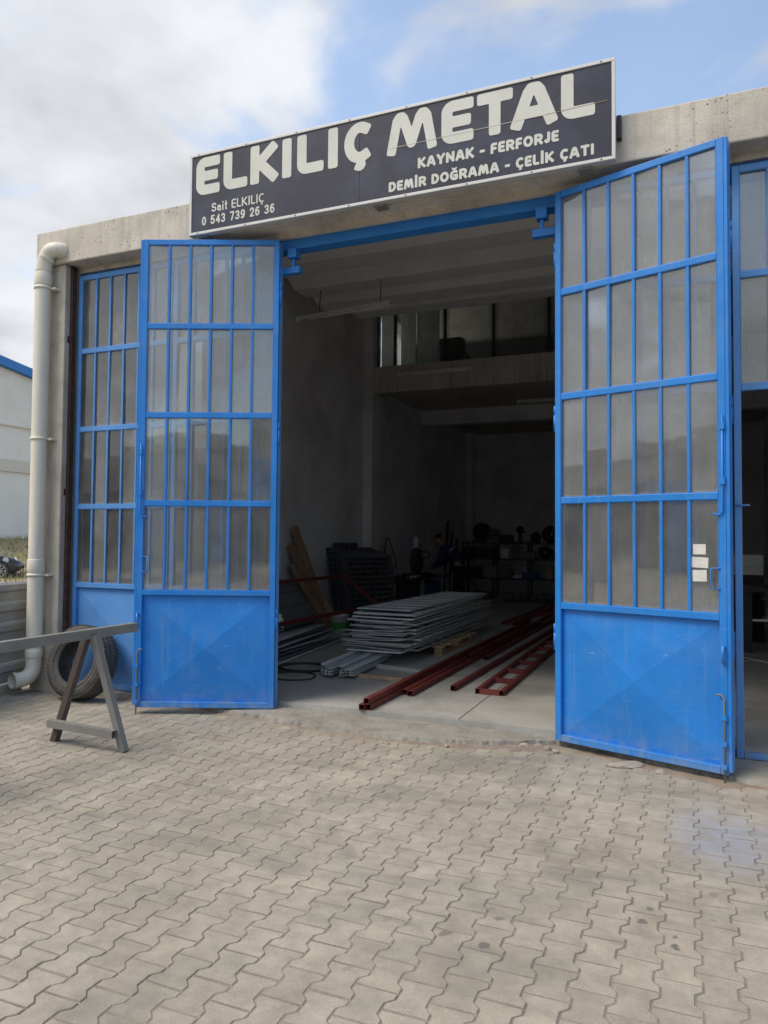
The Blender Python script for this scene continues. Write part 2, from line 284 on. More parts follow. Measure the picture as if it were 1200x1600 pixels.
# ------------------------------------------------------------------ mesh helpers
class MB:
    def __init__(s): s.v = []; s.f = []; s.sm = []
    def add(s, vs, fs, smooth=False):
        k = len(s.v); s.v += [tuple(v) for v in vs]
        for f in fs: s.f.append([i + k for i in f]); s.sm.append(smooth)
        return s
    def box(s, x0, x1, y0, y1, z0, z1, M=None):
        vs = [Vector((x, y, z)) for z in (z0, z1) for y in (y0, y1) for x in (x0, x1)]
        if M: vs = [M @ v for v in vs]
        return s.add(vs, [(0, 2, 3, 1), (4, 5, 7, 6), (0, 1, 5, 4), (2, 6, 7, 3), (0, 4, 6, 2), (1, 3, 7, 5)])
    def bar(s, p0, p1, w, h, up=(0, 0, 1)):
        p0 = Vector(p0); p1 = Vector(p1); d = (p1 - p0).normalized(); up = Vector(up)
        if abs(d.dot(up)) > 0.98: up = Vector((0, 1, 0)) if abs(d.y) < 0.9 else Vector((1, 0, 0))
        a = d.cross(up).normalized(); b = a.cross(d)
        vs = []
        for p in (p0, p1):
            for (i, j) in ((-1, -1), (1, -1), (1, 1), (-1, 1)): vs.append(p + a * i * w / 2 + b * j * h / 2)
        return s.add(vs, [(3, 2, 1, 0), (4, 5, 6, 7), (0, 1, 5, 4), (1, 2, 6, 5), (2, 3, 7, 6), (3, 0, 4, 7)])
    def hbar(s, p0, p1, w, h, t=0.004, up=(0, 0, 1)):           # hollow section with open ends
        p0 = Vector(p0); p1 = Vector(p1); d = (p1 - p0).normalized(); up = Vector(up)
        if abs(d.dot(up)) > 0.98: up = Vector((0, 1, 0))
        a = d.cross(up).normalized(); b = a.cross(d); vs = []
        for p in (p0, p1):
            for q in (0, t):
                for (i, j) in ((-1, -1), (1, -1), (1, 1), (-1, 1)): vs.append(p + a * i * (w / 2 - q) + b * j * (h / 2 - q))
        fs = []
        for k in range(4):
            n = (k + 1) % 4
            fs += [(k, n, 8 + n, 8 + k), (4 + n, 4 + k, 12 + k, 12 + n), (n, k, 4 + k, 4 + n), (8 + k, 8 + n, 12 + n, 12 + k)]
        return s.add(vs, fs)
    def tube(s, pts, r, n=10, cap=True, smooth=True):
        pts = [Vector(p) for p in pts]; rs = r if isinstance(r, (list, tuple)) else [r] * len(pts)
        vs = []; prev = None
        for i, p in enumerate(pts):
            d = (pts[min(i + 1, len(pts) - 1)] - pts[max(i - 1, 0)]).normalized()
            if prev is None:
                a = d.orthogonal().normalized()
            else:
                a = (prev - d * prev.dot(d)).normalized()
            prev = a; b = d.cross(a)
            for k in range(n):
                t = 2 * math.pi * k / n; vs.append(p + (a * math.cos(t) + b * math.sin(t)) * rs[i])
        fs = []
        for i in range(len(pts) - 1):
            for k in range(n):
                m = (k + 1) % n; fs.append((i * n + k, i * n + m, (i + 1) * n + m, (i + 1) * n + k))
        s.add(vs, fs, smooth)
        if cap:
            k0 = len(s.v) - len(vs)
            s.f.append([k0 + k for k in range(n)][::-1]); s.sm.append(False)
            s.f.append([k0 + (len(pts) - 1) * n + k for k in range(n)]); s.sm.append(False)
        return s
    def lathe(s, prof, n=24, M=None, smooth=True, close=False):
        vs = []
        for (r, z) in prof:
            for k in range(n):
                t = 2 * math.pi * k / n; v = Vector((r * math.cos(t), r * math.sin(t), z)); vs.append(M @ v if M else v)
        fs = []; L = len(prof)
        for i in range(L if close else L - 1):
            j = (i + 1) % L
            for k in range(n):
                m = (k + 1) % n; fs.append((i * n + k, i * n + m, j * n + m, j * n + k))
        return s.add(vs, fs, smooth)
    def prism(s, poly, d0, d1, f):                               # f(u, v, d) -> point
        n = len(poly); vs = [f(u, v, d0) for u, v in poly] + [f(u, v, d1) for u, v in poly]
        fs = [tuple(range(n))[::-1], tuple(range(n, 2 * n))] + [(k, (k + 1) % n, n + (k + 1) % n, n + k) for k in range(n)]
        return s.add(vs, fs)
    def mesh(s, name, mat):
        me = bpy.data.meshes.new(name); me.from_pydata(s.v, [], s.f); me.validate()
        bm = bmesh.new(); bm.from_mesh(me); bmesh.ops.recalc_face_normals(bm, faces=bm.faces); bm.to_mesh(me); bm.free()
        for p, q in zip(me.polygons, s.sm): p.use_smooth = q
        if mat: me.materials.append(MT[mat])
        return me
    def build(s, name, mat, parent=None, bevel=0.0, loc=None, rot=None):
        o = bpy.data.objects.new(name, s.mesh(name, mat)); col.objects.link(o)
        if parent: o.parent = parent
        if loc: o.location = loc
        if rot: o.rotation_euler = rot
        if bevel:
            m = o.modifiers.new('bevel', 'BEVEL'); m.width = bevel; m.segments = 2; m.limit_method = 'ANGLE'; m.angle_limit = R(40)
        return o
def tag(o, label=None, cat=None, group=None, kind=None):
    if label: o['label'] = label
    if cat: o['category'] = cat
    if group: o['group'] = group
    if kind: o['kind'] = kind
    return o
def empty(name, loc=(0, 0, 0), rz=0.0):
    o = bpy.data.objects.new(name, None); col.objects.link(o); o.location = loc; o.rotation_euler = (0, 0, rz); o.empty_display_size = 0.2
    return o
def inst(name, me, parent=None, loc=(0, 0, 0), rot=(0, 0, 0), scale=None):
    o = bpy.data.objects.new(name, me); col.objects.link(o); o.parent = parent; o.location = loc; o.rotation_euler = rot
    if scale: o.scale = scale
    return o
def struct(o): return tag(o, kind='structure')

ORD = ['first', 'second', 'third', 'fourth', 'fifth', 'sixth', 'seventh', 'eighth', 'ninth', 'tenth', 'eleventh', 'twelfth', 'thirteenth', 'fourteenth', 'fifteenth', 'sixteenth', 'seventeenth', 'eighteenth', 'nineteenth', 'twentieth']
# ------------------------------------------------------------------ layout constants (metres; camera stands at x=0, y=0)
PY = 5.70; PZ0 = 4.435; PZ1 = 4.80; PX = -6.384       # lintel / parapet beam
CY = 5.90                                              # plane of the closed leaves
HY = 5.836; XL = -3.485; XR = -0.972; LW = 1.268       # hinge plane, hinges, leaf width
FZ = 0.10; WX0 = -6.0; WX1 = 1.75; BY = 21.2           # workshop floor, side walls, back wall

# ------------------------------------------------------------------ ground
gm = MB(); S = 700
gm.add([(-S, -S, -0.014), (S, -S, -0.014), (S, S, -0.014), (-S, S, -0.014)], [(0, 1, 2, 3)])
struct(gm.build('ground', 'earth'))
from mathutils import noise as mn
gm = MB(); vs_ = []; fs_ = []; nx, ny = 420, 200
for i in range(nx + 1):
    for j in range(ny + 1):
        x = -6.5 + 12.5 * i / nx; y = -0.05 + 6.0 * j / ny
        vs_.append((x, y, 0.004 * math.sin(x * 1.7 + 0.6) * math.sin(y * 1.3) - 0.0040 + 0.0010 * mn.noise((x * 1.1, y * 1.1, 0)) + 0.0010 * mn.noise((x * 7, y * 7, 3))))
for i in range(nx):
    for j in range(ny):
        a = i * (ny + 1) + j; fs_.append((a, a + ny + 1, a + ny + 2, a + 1))
gm.add(vs_, fs_, True); gm.add([(-6.5, -14, -0.008), (14, -14, -0.008), (14, -0.05, -0.008), (-6.5, -0.05, -0.008), (6.0, -0.05, -0.008), (14, 5.95, -0.008), (6.0, 5.95, -0.008)], [(0, 1, 2, 4, 3), (4, 2, 5, 6)])
pave = struct(gm.build('pavement', 'joint'))
PP = 0.1415; PL = 0.19; PA = 0.0135; PG = 0.0078
def paver_outline(g):
    a = PP / 2 + PA - g; b = PP / 2 - PA - g; e = PL / 2 - g - 0.0022
    r = [(a, -e), (a, -(PL / 4 + PA)), (b, -(PL / 4 - PA)), (b, PL / 4 - PA), (a, PL / 4 + PA), (a, e)]
    return r + [(-x, -y) for x, y in r]
def paver_mesh_data(jit=0.0):
    o = paver_outline(PG / 2); i = paver_outline(PG / 2 + 0.0022); n = len(o)
    vs = [(x, y, 0.0) for x, y in i] + [(x, y, -0.0028) for x, y in o] + [(x, y, -0.03) for x, y in o]
    fs = [tuple(range(n))] + [(k, n + k, n + (k + 1) % n, (k + 1) % n) for k in range(n)] + [(n + k, 2 * n + k, 2 * n + (k + 1) % n, n + (k + 1) % n) for k in range(n)]
    return vs, fs
pv, pf = paver_mesh_data()
pme = MB().add(pv, pf).mesh('paver', 'paver')
from bpy_extras.object_utils import world_to_camera_view
def cam_uv(p):
    yaw, pit, f = 0.3941, 0.0361, 1152.78
    x, y, z = p[0], p[1], p[2] - 1.6
    d = -x * math.sin(yaw) + y * math.cos(yaw); r = x * math.cos(yaw) + y * math.sin(yaw)
    Dp = d * math.cos(pit) + z * math.sin(pit); U = -d * math.sin(pit) + z * math.cos(pit)
    if Dp < 0.1: return None
    return 600 + f * r / Dp, 800 - f * U / Dp, Dp
cells = []
for k in range(-31, 58):
    xc = -2.032 + PP * k
    for n in range(-18, 21):
        yc = 2.0 + (0.095 if k % 2 else 0.0) + PL * n + PL / 2
        if yc > 5.86 or yc < 0.0 or xc > 6: continue
        if xc < -6.40 : continue
        uv = cam_uv((xc, yc, 0))
        vis = uv is not None and -30 < uv[0] < 1230 and 0 < uv[1] < 1640
        cells.append((uv[2] if vis else 1e9, xc, yc))
cells.sort()
field = MB()
for q, (dist, xc, yc) in enumerate(cells):
    dz = rnd.uniform(-0.0012, 0.0012) + 0.004 * math.sin(xc * 1.7 + 0.6) * math.sin(yc * 1.3); tx = rnd.uniform(-0.009, 0.009); ty = rnd.uniform(-0.009, 0.009); rz = rnd.uniform(-0.010, 0.010)
    if q < 300 and dist < 1e8:
        inst('paver', pme, pave, (xc, yc, dz), (tx, ty, rz))
    else:
        Mx = Matrix.Translation((xc, yc, dz)) @ Euler((tx, ty, rz)).to_matrix().to_4x4()
        field.add([Mx @ Vector(v) for v in pv], pf)
fo = field.build('paver_field', 'paver', pave); fo['kind'] = 'stuff'

# concrete apron with a broken front edge
EDGE = [(-6.02, 5.83), (-5.2, 5.80), (-4.3, 5.72), (-3.53, 5.60), (-2.83, 5.47), (-2.04, 5.455), (-1.39, 5.64), (-1.12, 5.80), (-0.97, 5.86), (-0.62, 5.80), (-0.49, 5.72), (-0.2, 5.60), (0.23, 5.44), (0.45, 5.40), (1.6, 5.32), (4, 5.32)]
def edge_y(x):
    for (a, b), (c, d) in zip(EDGE[:-1], EDGE[1:]):
        if a <= x <= c: return b + (d - b) * (x - a) / (c - a)
    return EDGE[-1][1] if x > 0 else EDGE[0][1]
am = MB(); nx, ny = 400, 14; vs = []; fs = []
for i in range(nx + 1):
    x = -6.0 + 10.0 * i / nx
    ey = edge_y(x) + 0.030 * mn.noise((x * 5, 0, 3)) + 0.030 * mn.noise((x * 15, 1, 0)) + 0.018 * mn.noise((x * 45, 4, 0))
    for j in range(ny + 1):
        t = j / ny; y = 5.945 + (ey - 5.945) * t
        zt = 0.057 - 0.008 * t + 0.004 * mn.noise((x * 6, y * 9, 0)) + 0.003 * mn.noise((x * 30, y * 30, 2))
        k = (t - 0.80) / 0.20
        if k > 0: zt -= (0.020 * k * k * (0.7 + 0.6 * mn.noise((x * 7, 0, 8))) + 0.016 * abs(mn.noise((x * 26, y * 26, 5))) * k)
        if j == ny: zt = -0.02
        vs.append((x, y, zt))
for i in range(nx):
    for j in range(ny):
        a = i * (ny + 1) + j; fs.append((a, a + ny + 1, a + ny + 2, a + 1))
am.add(vs, fs); struct(am.build('apron', 'apron'))
# drift of brown dust along that edge
dm = MB(); vs = []; fs = []; nx, ny = 330, 8
for i in range(nx + 1):
    x = -6.3 + 8.4 * i / nx; ey = edge_y(max(x, -6.0))
    for j in range(ny + 1):
        t = j / ny; wdt = 0.05 + 0.07 * mn.noise((x * 2.2, 7, 0)) + 0.07 * mn.noise((x * 9, 2, 0)) + 0.03 * mn.noise((x * 31, 2, 5)) + (0.12 if -1.3 < x < 0.3 else 0)
        y = ey + 0.06 - (0.06 + max(0.03, wdt)) * t
        z = 0.017 * math.sin(math.pi * min(1, (1 - t) * 0.75 + 0.0)) + 0.006 * mn.noise((x * 16, y * 16, 0)) - 0.011 * t
        vs.append((x, y, z))
for i in range(nx):
    for j in range(ny):
        a = i * (ny + 1) + j; fs.append((a, a + ny + 1, a + ny + 2, a + 1))
dm.add(vs, fs, True); tag(dm.build('dust_drift', 'dirt'), 'brown dust swept against the broken edge of the concrete apron', 'dust', kind='stuff')
# lumps of broken concrete
def rock(sz, seed):
    bm = bmesh.new(); bmesh.ops.create_icosphere(bm, subdivisions=2, radius=1)
    for v in bm.verts:
        k = 1 + 0.35 * mn.noise(v.co * 1.3 + Vector((seed * 7, 0, 0))); v.co = Vector((v.co.x * sz[0] * k, v.co.y * sz[1] * k, max(-0.35, v.co.z) * sz[2] * k))
    me = bpy.data.meshes.new('rubble_stone'); bm.to_mesh(me); bm.free(); me.materials.append(MT['stone']); return me
for i, (x, y, sx, sy, sz) in enumerate([(-1.20, 5.74, .05, .03, .026), (-1.10, 5.79, .04, .03, .022), (-1.02, 5.74, .035, .028, .026), (-0.95, 5.70, .03, .022, .016),
        (-0.43, 5.56, .15, .06, .030), (-0.20, 5.50, .05, .035, .018), (-3.0, 5.40, .022, .018, .012), (-2.2, 5.38, .026, .02, .012), (-1.75, 5.50, .02, .02, .012)]):
    o = inst('rubble_stone', rock((sx, sy, sz), i + 1), None, (x, y, 0.006), (0, 0, i * 0.9))
    if i == 4: tag(o, 'flat slab of broken concrete under the right door leaf', 'stone', 'broken concrete lumps')
    elif i < 4: tag(o, 'brown broken concrete lump beside the hinge foot of the right leaf', 'stone', 'broken concrete lumps')
    else: tag(o, 'small crumb of concrete on the pavers along the apron edge', 'stone', 'broken concrete lumps')

# ------------------------------------------------------------------ workshop building shell
bld = empty('workshop_building', (0, 0, 0)); tag(bld, 'grey precast concrete workshop with wide blue door opening and parapet', 'building')
def bpart(name, mat, *boxes, bevel=0.0):
    m = MB()
    for b in boxes: m.box(*b)
    return m.build(name, mat, bld, bevel)
bpart('parapet_beam', 'concrete', (PX, 9.0, PY, 6.06, PZ0, PZ1), bevel=0.012)
bpart('soffit_step', 'concrete', (WX0 + 0.002, 1.558, 5.90, 6.055, 4.386, PZ0 - 0.001))
bpart('column', 'column', (PX + 0.012, WX0, PY + 0.035, 6.06, -0.02, PZ0 - 0.002), bevel=0.012)
bpart('column', 'column', (1.56, 2.0, PY + 0.035, 6.06, -0.02, PZ0 - 0.002), bevel=0.012)
bpart('front_wall', 'column', (2.003, 8.9, 5.86, 6.05, -0.02, PZ0 - 0.003))
struct(bpart('floor', 'floor', (WX0 - 0.3, WX1 + 0.3, 5.948, BY + 0.2, -0.02, FZ)))
bld_floor = [o for o in bld.children if o.name.startswith('floor')][0]; bld_floor.parent = None
xa, xb = WX1, WX1 + 0.2
m = MB(); m.prism([(6.062, 0.101), (BY + 0.2, 0.101), (BY + 0.2, 6.74), (10.1, 6.74), (6.062, 4.69)], xa, xb, lambda u, v, d: Vector((d, u, v))); m.build('side_wall', 'plaster', bld)
xa, xb = PX + 0.02, WX0 - 0.05
m = MB(); m.prism([(6.062, 0.101), (13.95, 0.101), (13.95, 6.74), (10.1, 6.74), (6.062, 4.69)], xa, xb, lambda u, v, d: Vector((d, u, v))); m.box(xa, xb, 13.95, 15.95, 0.101, 5.1); m.box(xa, xb, 13.95, 15.95, 6.45, 6.74); m.box(xa, xb, 15.95, BY + 0.2, 0.101, 6.74); m.build('side_wall', 'plaster', bld)
bpart('added_office_window', 'white', (xa + 0.1, xa + 0.15, 13.951, 14.0, 5.101, 6.449), (xa + 0.1, xa + 0.15, 15.90, 15.949, 5.101, 6.449), (xa + 0.1, xa + 0.15, 14.95, 15.0, 5.101, 6.449))  # unseen side window, added with its wall opening to light the blinds
bpart('back_wall', 'plaster', (WX0 - 0.05, WX1, BY, BY + 0.2, 0.101, 6.72))
for y0 in (13.45, 20.75):   # pilasters on the left wall
    bpart('pilaster', 'plaster', (WX0 - 0.05, WX0 + 0.14, y0, y0 + 0.40, 0.101, 4.695 if y0 > 20 else 6.3))
# roof: sloping front slab then flat, with deep precast ribs spanning the hall
rm = MB(); rm.prism([(6.063, 4.70), (10.1, 6.75), (BY + 0.2, 6.75), (BY + 0.2, 6.95), (10.05, 6.95), (6.063, 4.795)], PX + 0.02, 8.9, lambda u, v, d: Vector((d, u, v)))
rm.build('roof_slab', 'precast', bld)
for poly, xe in (([(8.35, 5.75), (8.87, 5.4), (9.29, 5.4), (9.37, 6.15), (8.9, 6.08)], -5.6), ([(9.52, 6.3), (9.80, 5.4), (10.2, 5.4), (10.28, 6.3)], -5.6),
                 ([(10.30, 6.3), (10.56, 5.4), (10.96, 5.4), (11.04, 6.3)], -5.6), ([(11.06, 6.3), (11.15, 5.4), (11.52, 5.4), (11.60, 6.3)], -5.25), ([(15.6, 6.74), (16.35, 6.1), (17.0, 6.1), (17.5, 6.74)], -5.6), ([(18.2, 6.74), (18.7, 6.1), (19.7, 6.1), (20.2, 6.74)], -5.6)):
    m = MB(); m.prism(poly, 0, 1, lambda u, v, d: Vector((WX1 - 0.002 if d else max(WX0 - 0.04, xe - 0.5 * (v - 5.4)), u, v))); m.build('roof_rib', 'precast', bld, 0.01)
# mezzanine
bpart('mezzanine_beam', 'mezz', (WX0 + 0.141, WX1 - 0.003, 13.5, 13.88, 4.51, 5.04), bevel=0.015)
bpart('mezzanine_slab', 'mezz', (WX0 - 0.048, WX1 - 0.003, 13.882, BY - 0.003, 4.70, 4.98))
bpart('mezzanine_joist', 'plaster', (WX0 - 0.047, WX1 - 0.004, 16.8, 17.1, 4.35, 4.698))
# office glazing on the mezzanine
for x in (-5.86, -5.47, -4.42, -3.45, -2.4, -1.3, -0.2, 0.9):
    bpart('glazing_post', 'black_steel', (x - 0.022, x + 0.022, 13.66, 13.71, 5.042, 6.30))
bpart('glazing_rail', 'black_steel', (WX0 + 0.142, WX1 - 0.005, 13.655, 13.715, 6.301, 6.36))
xs = (-5.86, -5.47, -4.42, -3.45, -2.4, -1.3, -0.2, 0.9)
for a, b in zip(xs[:-1], xs[1:]):
    bpart('office_pane', 'office_glass', (a + 0.024, b - 0.024, 13.68, 13.686, 5.043, 6.299))
bpart('office_wall', 'grating', (WX0 - 0.046, WX1 - 0.006, 16.2, 16.3, 4.981, 6.09))  # grating colour reused so the wall itself carries the shade of the recess
bpart('office_blind', 'blind', (-5.82, -5.50, 13.80, 13.82, 5.05, 6.28))
bpart('office_blind', 'blind', (-5.44, -5.12, 13.92, 13.94, 5.05, 6.28))
bpart('office_blind', 'blind', (-5.07, -4.60, 13.86, 13.88, 5.05, 6.28))

# rust-stained steel angle beside the left column
tag(MB().box(WX0 + 0.001, WX0 + 0.035, 5.80, 5.86, 0.06, PZ0 - 0.004).build('angle_iron', 'rust'), 'thin rusty steel angle between the concrete column and the left blue frame', 'angle iron')
for z in (3.62, 2.02, 0.50):
    tag(MB().box(WX0 - 0.04, WX0 + 0.002, 5.775, 5.798, z, z + 0.07).build('fixing_plate', 'rust'), ['small rusted fixing plate high on the left column', 'rusted fixing plate halfway up the left column', 'rusted fixing plate low on the left column above the tyre'][(3.62, 2.02, 0.50).index(z)], 'fixing plate', 'rusted fixing plates')

# ------------------------------------------------------------------ blue doors
fr = empty('door_frame', (0, HY, 0)); tag(fr, 'blue steel door frame header spanning under the concrete parapet beam', 'door frame')
MB().box(WX0 + 0.036, 1.555, 0.098, 0.224, 4.290, 4.384).build('header', 'blue_frame', fr, 0.004)
MB().box(WX0 + 0.036, 1.555, 0.225, 0.30, 4.32, 4.383).build('header_angle', 'blue_frame', fr)
MB().box(1.515, 1.557, 0.04, 0.16, 0.06, 4.284).build('jamb', 'blue_frame', fr)
for xb in (-3.40, -1.10):                        # pivot brackets hanging from the header
    s = 1 if xb < -2 else -1
    b = MB(); b.box(xb - 0.045, xb + 0.045, 0.06, 0.15, 4.20, 4.289); b.build('bracket', 'blue_frame', fr, 0.004)
    b = MB(); b.box(xb - 0.015, xb + 0.015, 0.09, 0.12, 4.12, 4.199); b.box(xb - 0.075 - 0.04 * (1 + s), xb + 0.075 + 0.04 * (1 - s), 0.075, 0.135, 4.055, 4.119); b.build('stop', 'blue_frame', fr, 0.004)
NROW = [4.348, 3.540, 2.716, 1.907, 1.095]
def leaf(name, loc, rz, w, s, paint, label, rows=4, panel=True, free_hw=False, open_low=None, group=None):
    """leaf hung at local x = 0; s*y is the side that faces the yard"""
    t = empty(name, loc, rz)
    Y0, Y1 = -0.022, 0.022
    zb = 0.060; ztop = NROW[0]; SW = 0.052
    def Z(m, *b): m.box(*b); return m
    x1 = w - SW
    for xa, xb in ((0.004, SW), (w - SW, w - 0.004)):
        MB().box(xa, xb, Y0, Y1, zb, ztop).build('stile', paint, t, 0.003)
    e = 0.0015
    MB().box(SW + e, x1 - e, Y0, Y1 - 0.001, ztop - 0.05, ztop - 0.001).build('rail', paint, t, 0.003)
    nr = rows if open_low is None else open_low
    for z in NROW[1:nr + 1]:
        MB().box(SW + e, x1 - e, Y0 + 0.001, Y1 - 0.001, z - 0.024, z + 0.024).build('rail', paint, t, 0.003)
    gx0, gx1 = SW + e, x1 - e; npan = 6; pw = (gx1 - gx0) / npan
    for r in range(nr):
        za = NROW[r + 1] + 0.0245; zb_ = NROW[r] - (0.0505 if r == 0 else 0.0245)
        for k in range(1, npan):
            xk = gx0 + k * pw
            MB().box(xk - 0.0075, xk + 0.0075, Y0 + 0.004, Y1 - 0.004, za, zb_).build('glazing_bar', paint, t)
        for k in range(npan):
            xa = gx0 + k * pw + (0.008 if k else 0.001); xb = gx0 + (k + 1) * pw - (0.008 if k < npan - 1 else 0.001)
            tl = rnd.uniform(-0.002, 0.002)
            m = MB(); m.box(xa, xb, -0.002, 0.002, za + 0.001, zb_ - 0.001)
            ta, tb_ = rnd.gauss(0, 0.0022), rnd.gauss(0, 0.003)
            m.v = [(x, y + ta * (1 if x > (xa + xb) / 2 else -1) + tb_ * (1 if z > (za + zb_) / 2 else -1), z) for x, y, z in m.v]
            o = m.build('pane', 'glass', t)
            m2 = MB(); q = 0.0035; yy0, yy1 = sorted((s * 0.0125, s * 0.0165))
            m2.box(xa, xa + q, yy0, yy1, za, zb_); m2.box(xb - q, xb, yy0, yy1, za, zb_); m2.box(xa + q, xb - q, yy0, yy1, za, za + q); m2.box(xa + q, xb - q, yy0, yy1, zb_ - q, zb_)
            m2.build('glazing_bead', paint, o)
    if panel:
        MB().box(SW + e, x1 - e, Y0, Y1, zb, zb + 0.05).build('rail', paint, t, 0.003)
        p0, p1, q0, q1 = SW + e, x1 - e, zb + 0.051, NROW[4] - 0.0245
        cxp, czp = (p0 + p1) / 2, (q0 + q1) / 2; dy = 0.048 * s; yb = -0.016 * s
        m = MB(); m.add([(p0, yb, q0), (p1, yb, q0), (p1, yb, q1), (p0, yb, q1), (cxp, yb + dy, czp)], [(0, 1, 4), (1, 2, 4), (2, 3, 4), (3, 0, 4)])
        m.add([(p0, -0.020 * s, q0), (p1, -0.020 * s, q0), (p1, -0.020 * s, q1), (p0, -0.020 * s, q1)], [(0, 1, 2, 3)])
        m.build('panel', paint, t)
    # hinges
    for z in (0.75, 2.45, 3.75):
        m = MB(); m.tube([(-0.006, 0, z), (-0.006, 0, z + 0.13)], 0.013, 8); m.tube([(-0.006, 0, z + 0.132), (-0.006, 0, z + 0.20)], 0.013, 8); m.build('hinge', paint, t)
    if free_hw:
        # meeting flange, bolts, hasp and pull handle on the free edge
        fy0, fy1 = sorted((-0.024 * s, -0.075 * s))
        MB().box(w - 0.050, w + 0.012, fy0, fy1, zb + 0.01, ztop - 0.002).build('meeting_flange', paint, t, 0.003)
        MB().box(w - 0.0035, w + 0.020, -0.020, 0.020, zb + 0.02, ztop - 0.004).build('edge_strip', paint, t, 0.003)
        m = MB(); xo = w - 0.022; yo = 0.034 * s
        m.tube([(xo, yo, -0.02), (xo, yo, 0.56), (xo - 0.02, yo, 0.585), (xo - 0.05, yo, 0.58)], 0.0065, 8)
        m.build('floor_bolt', 'steel', t)
        for z in (0.10, 0.25, 0.42):
            MB().box(xo - 0.016, xo + 0.016, 0.0225 * s if s > 0 else -0.045, 0.045 if s > 0 else 0.0225 * s, z, z + 0.03).build('bolt_guide', paint, t)
        m = MB(); m.tube([(xo, yo, 2.45), (xo, yo, 1.80), (xo - 0.02, yo, 1.78), (xo - 0.07, yo, 1.785)], 0.0065, 8); m.build('upper_bolt', paint, t)
        for z in (1.98, 2.35):
            MB().box(xo - 0.016, xo + 0.016, 0.0225 * s if s > 0 else -0.045, 0.045 if s > 0 else 0.0225 * s, z, z + 0.05).build('bolt_guide', paint, t)
        m = MB(); m.tube([(xo, 0.022 * s, 0.90), (xo, 0.05 * s, 0.905), (xo - 0.004, 0.055 * s, 0.85), (xo, 0.05 * s, 0.80), (xo, 0.022 * s, 0.795)], 0.011, 8); m.build('pull_handle', paint, t)
        m = MB(); m.tube([(xo - 0.02, 0.022 * s, 1.42), (xo - 0.075, 0.04 * s, 1.42), (xo - 0.075, 0.04 * s, 1.28), (xo - 0.02, 0.022 * s, 1.28)], 0.006, 8); m.build('latch_loop', paint, t)
    tag(t, label, 'door', group)
    return t
G1 = 'blue glazed workshop door leaves'
aL, aR = 0.3786, 0.3268
leaf_open_l = leaf('door_leaf', (XL, HY, 0), math.pi + aL, LW, 1, 'blue', 'open blue door leaf left of the opening, in front of the tyre side panels', free_hw=True, group=G1)
leaf_open_r = leaf('door_leaf', (XR, HY, 0), -aR, LW, -1, 'blue', 'open blue door leaf right of the opening with three white papers on its glass', free_hw=True, group=G1)
CW = 1.2255
leaf('door_leaf', (WX0 + 0.037, CY, 0), 0, CW, -1, 'blue_faded', 'closed faded blue door leaf beside the concrete column, tyre leaning on it', group=G1)
leaf('door_leaf', (WX0 + 0.037 + CW + 0.012, CY, 0), 0, CW, -1, 'blue_faded', 'closed faded blue door leaf behind the open left leaf', group=G1)
leaf('door_leaf', (XR + 0.01, CY, 0), 0, 1.245, -1, 'blue_faded', 'closed faded blue door leaf behind the open right leaf', group=G1)
lf = leaf('door_leaf', (0.290, CY, 0), 0, 1.225, -1, 'blue_faded', 'closed blue door leaf at the right edge with an open doorway in its lower half', panel=False, open_low=2, group=G1)
MB().box(0.0535, 1.172, -0.021, 0.021, 0.060, 0.105).build('sill', 'blue_faded', lf, 0.003)
# bottle-jack bolt lying across the wicket doorway edge
MB().tube([(0.0, -0.03, 1.86), (0.10, -0.05, 1.86)], 0.006, 8).build('door_bolt', 'blue_faded', lf)
# papers taped to the right leaf
for i, (px, pz, pw_, ph_, a) in enumerate([(1.085, 1.545, 0.085, 0.070, 0.0), (1.085, 1.455, 0.115, 0.072, 0.04), (1.085, 1.365, 0.095, 0.078, -0.03)]):
    Mx = Matrix.Translation((XR, HY, 0)) @ Matrix.Rotation(-aR, 4, 'Z') @ Matrix.Translation((px, -0.0045, pz)) @ Matrix.Rotation(a, 4, 'Y')
    o = MB().box(-pw_ / 2, pw_ / 2, -0.0008, 0.0008, -ph_ / 2, ph_ / 2).build('paper_notice', 'paper'); o.matrix_world = Mx
    tag(o, ['top white paper stuck on the right door glass', 'middle, widest white paper stuck on the right door glass', 'bottom white paper stuck on the right door glass'][i], 'paper', 'papers on the door glass')

# ------------------------------------------------------------------ sign
SX0, SX1, SZ0, SZ1, SY = -4.315, -0.494, 4.410, 5.176, 5.58
sg = empty('shop_sign', ((SX0 + SX1) / 2, SY, SZ0)); tag(sg, 'long navy shop sign with white lettering mounted on the parapet', 'sign')
sg_o = Vector(sg.location)
def sbox(name, mat, x0, x1, y0, y1, z0, z1, bevel=0.0, par=None):
    return MB().box(x0 - sg_o.x, x1 - sg_o.x, y0 - sg_o.y, y1 - sg_o.y, z0 - sg_o.z, z1 - sg_o.z).build(name, mat, par or sg, bevel)
fwid = 0.026
sbox('face', 'sign_face', SX0 + fwid, -2.572, SY - 0.004, SY + 0.05, SZ0 + fwid, SZ1 - fwid)
sbox('face', 'sign_face', -2.566, SX1 - fwid, SY - 0.004, SY + 0.05, SZ0 + fwid, SZ1 - fwid)
sbox('seam', 'rust', -2.5715, -2.5665, SY - 0.003, SY + 0.05, SZ0 + fwid, SZ1 - fwid)
sbox('frame', 'alu', SX0, SX1, SY - 0.012, SY + 0.055, SZ0, SZ0 + fwid - 0.0005, 0.003)
sbox('frame', 'alu', SX0, SX1, SY - 0.012, SY + 0.055, SZ1 - fwid + 0.0005, SZ1, 0.003)
sbox('frame', 'alu', SX0, SX0 + fwid - 0.0005, SY - 0.011, SY + 0.054, SZ0 + fwid, SZ1 - fwid, 0.003)
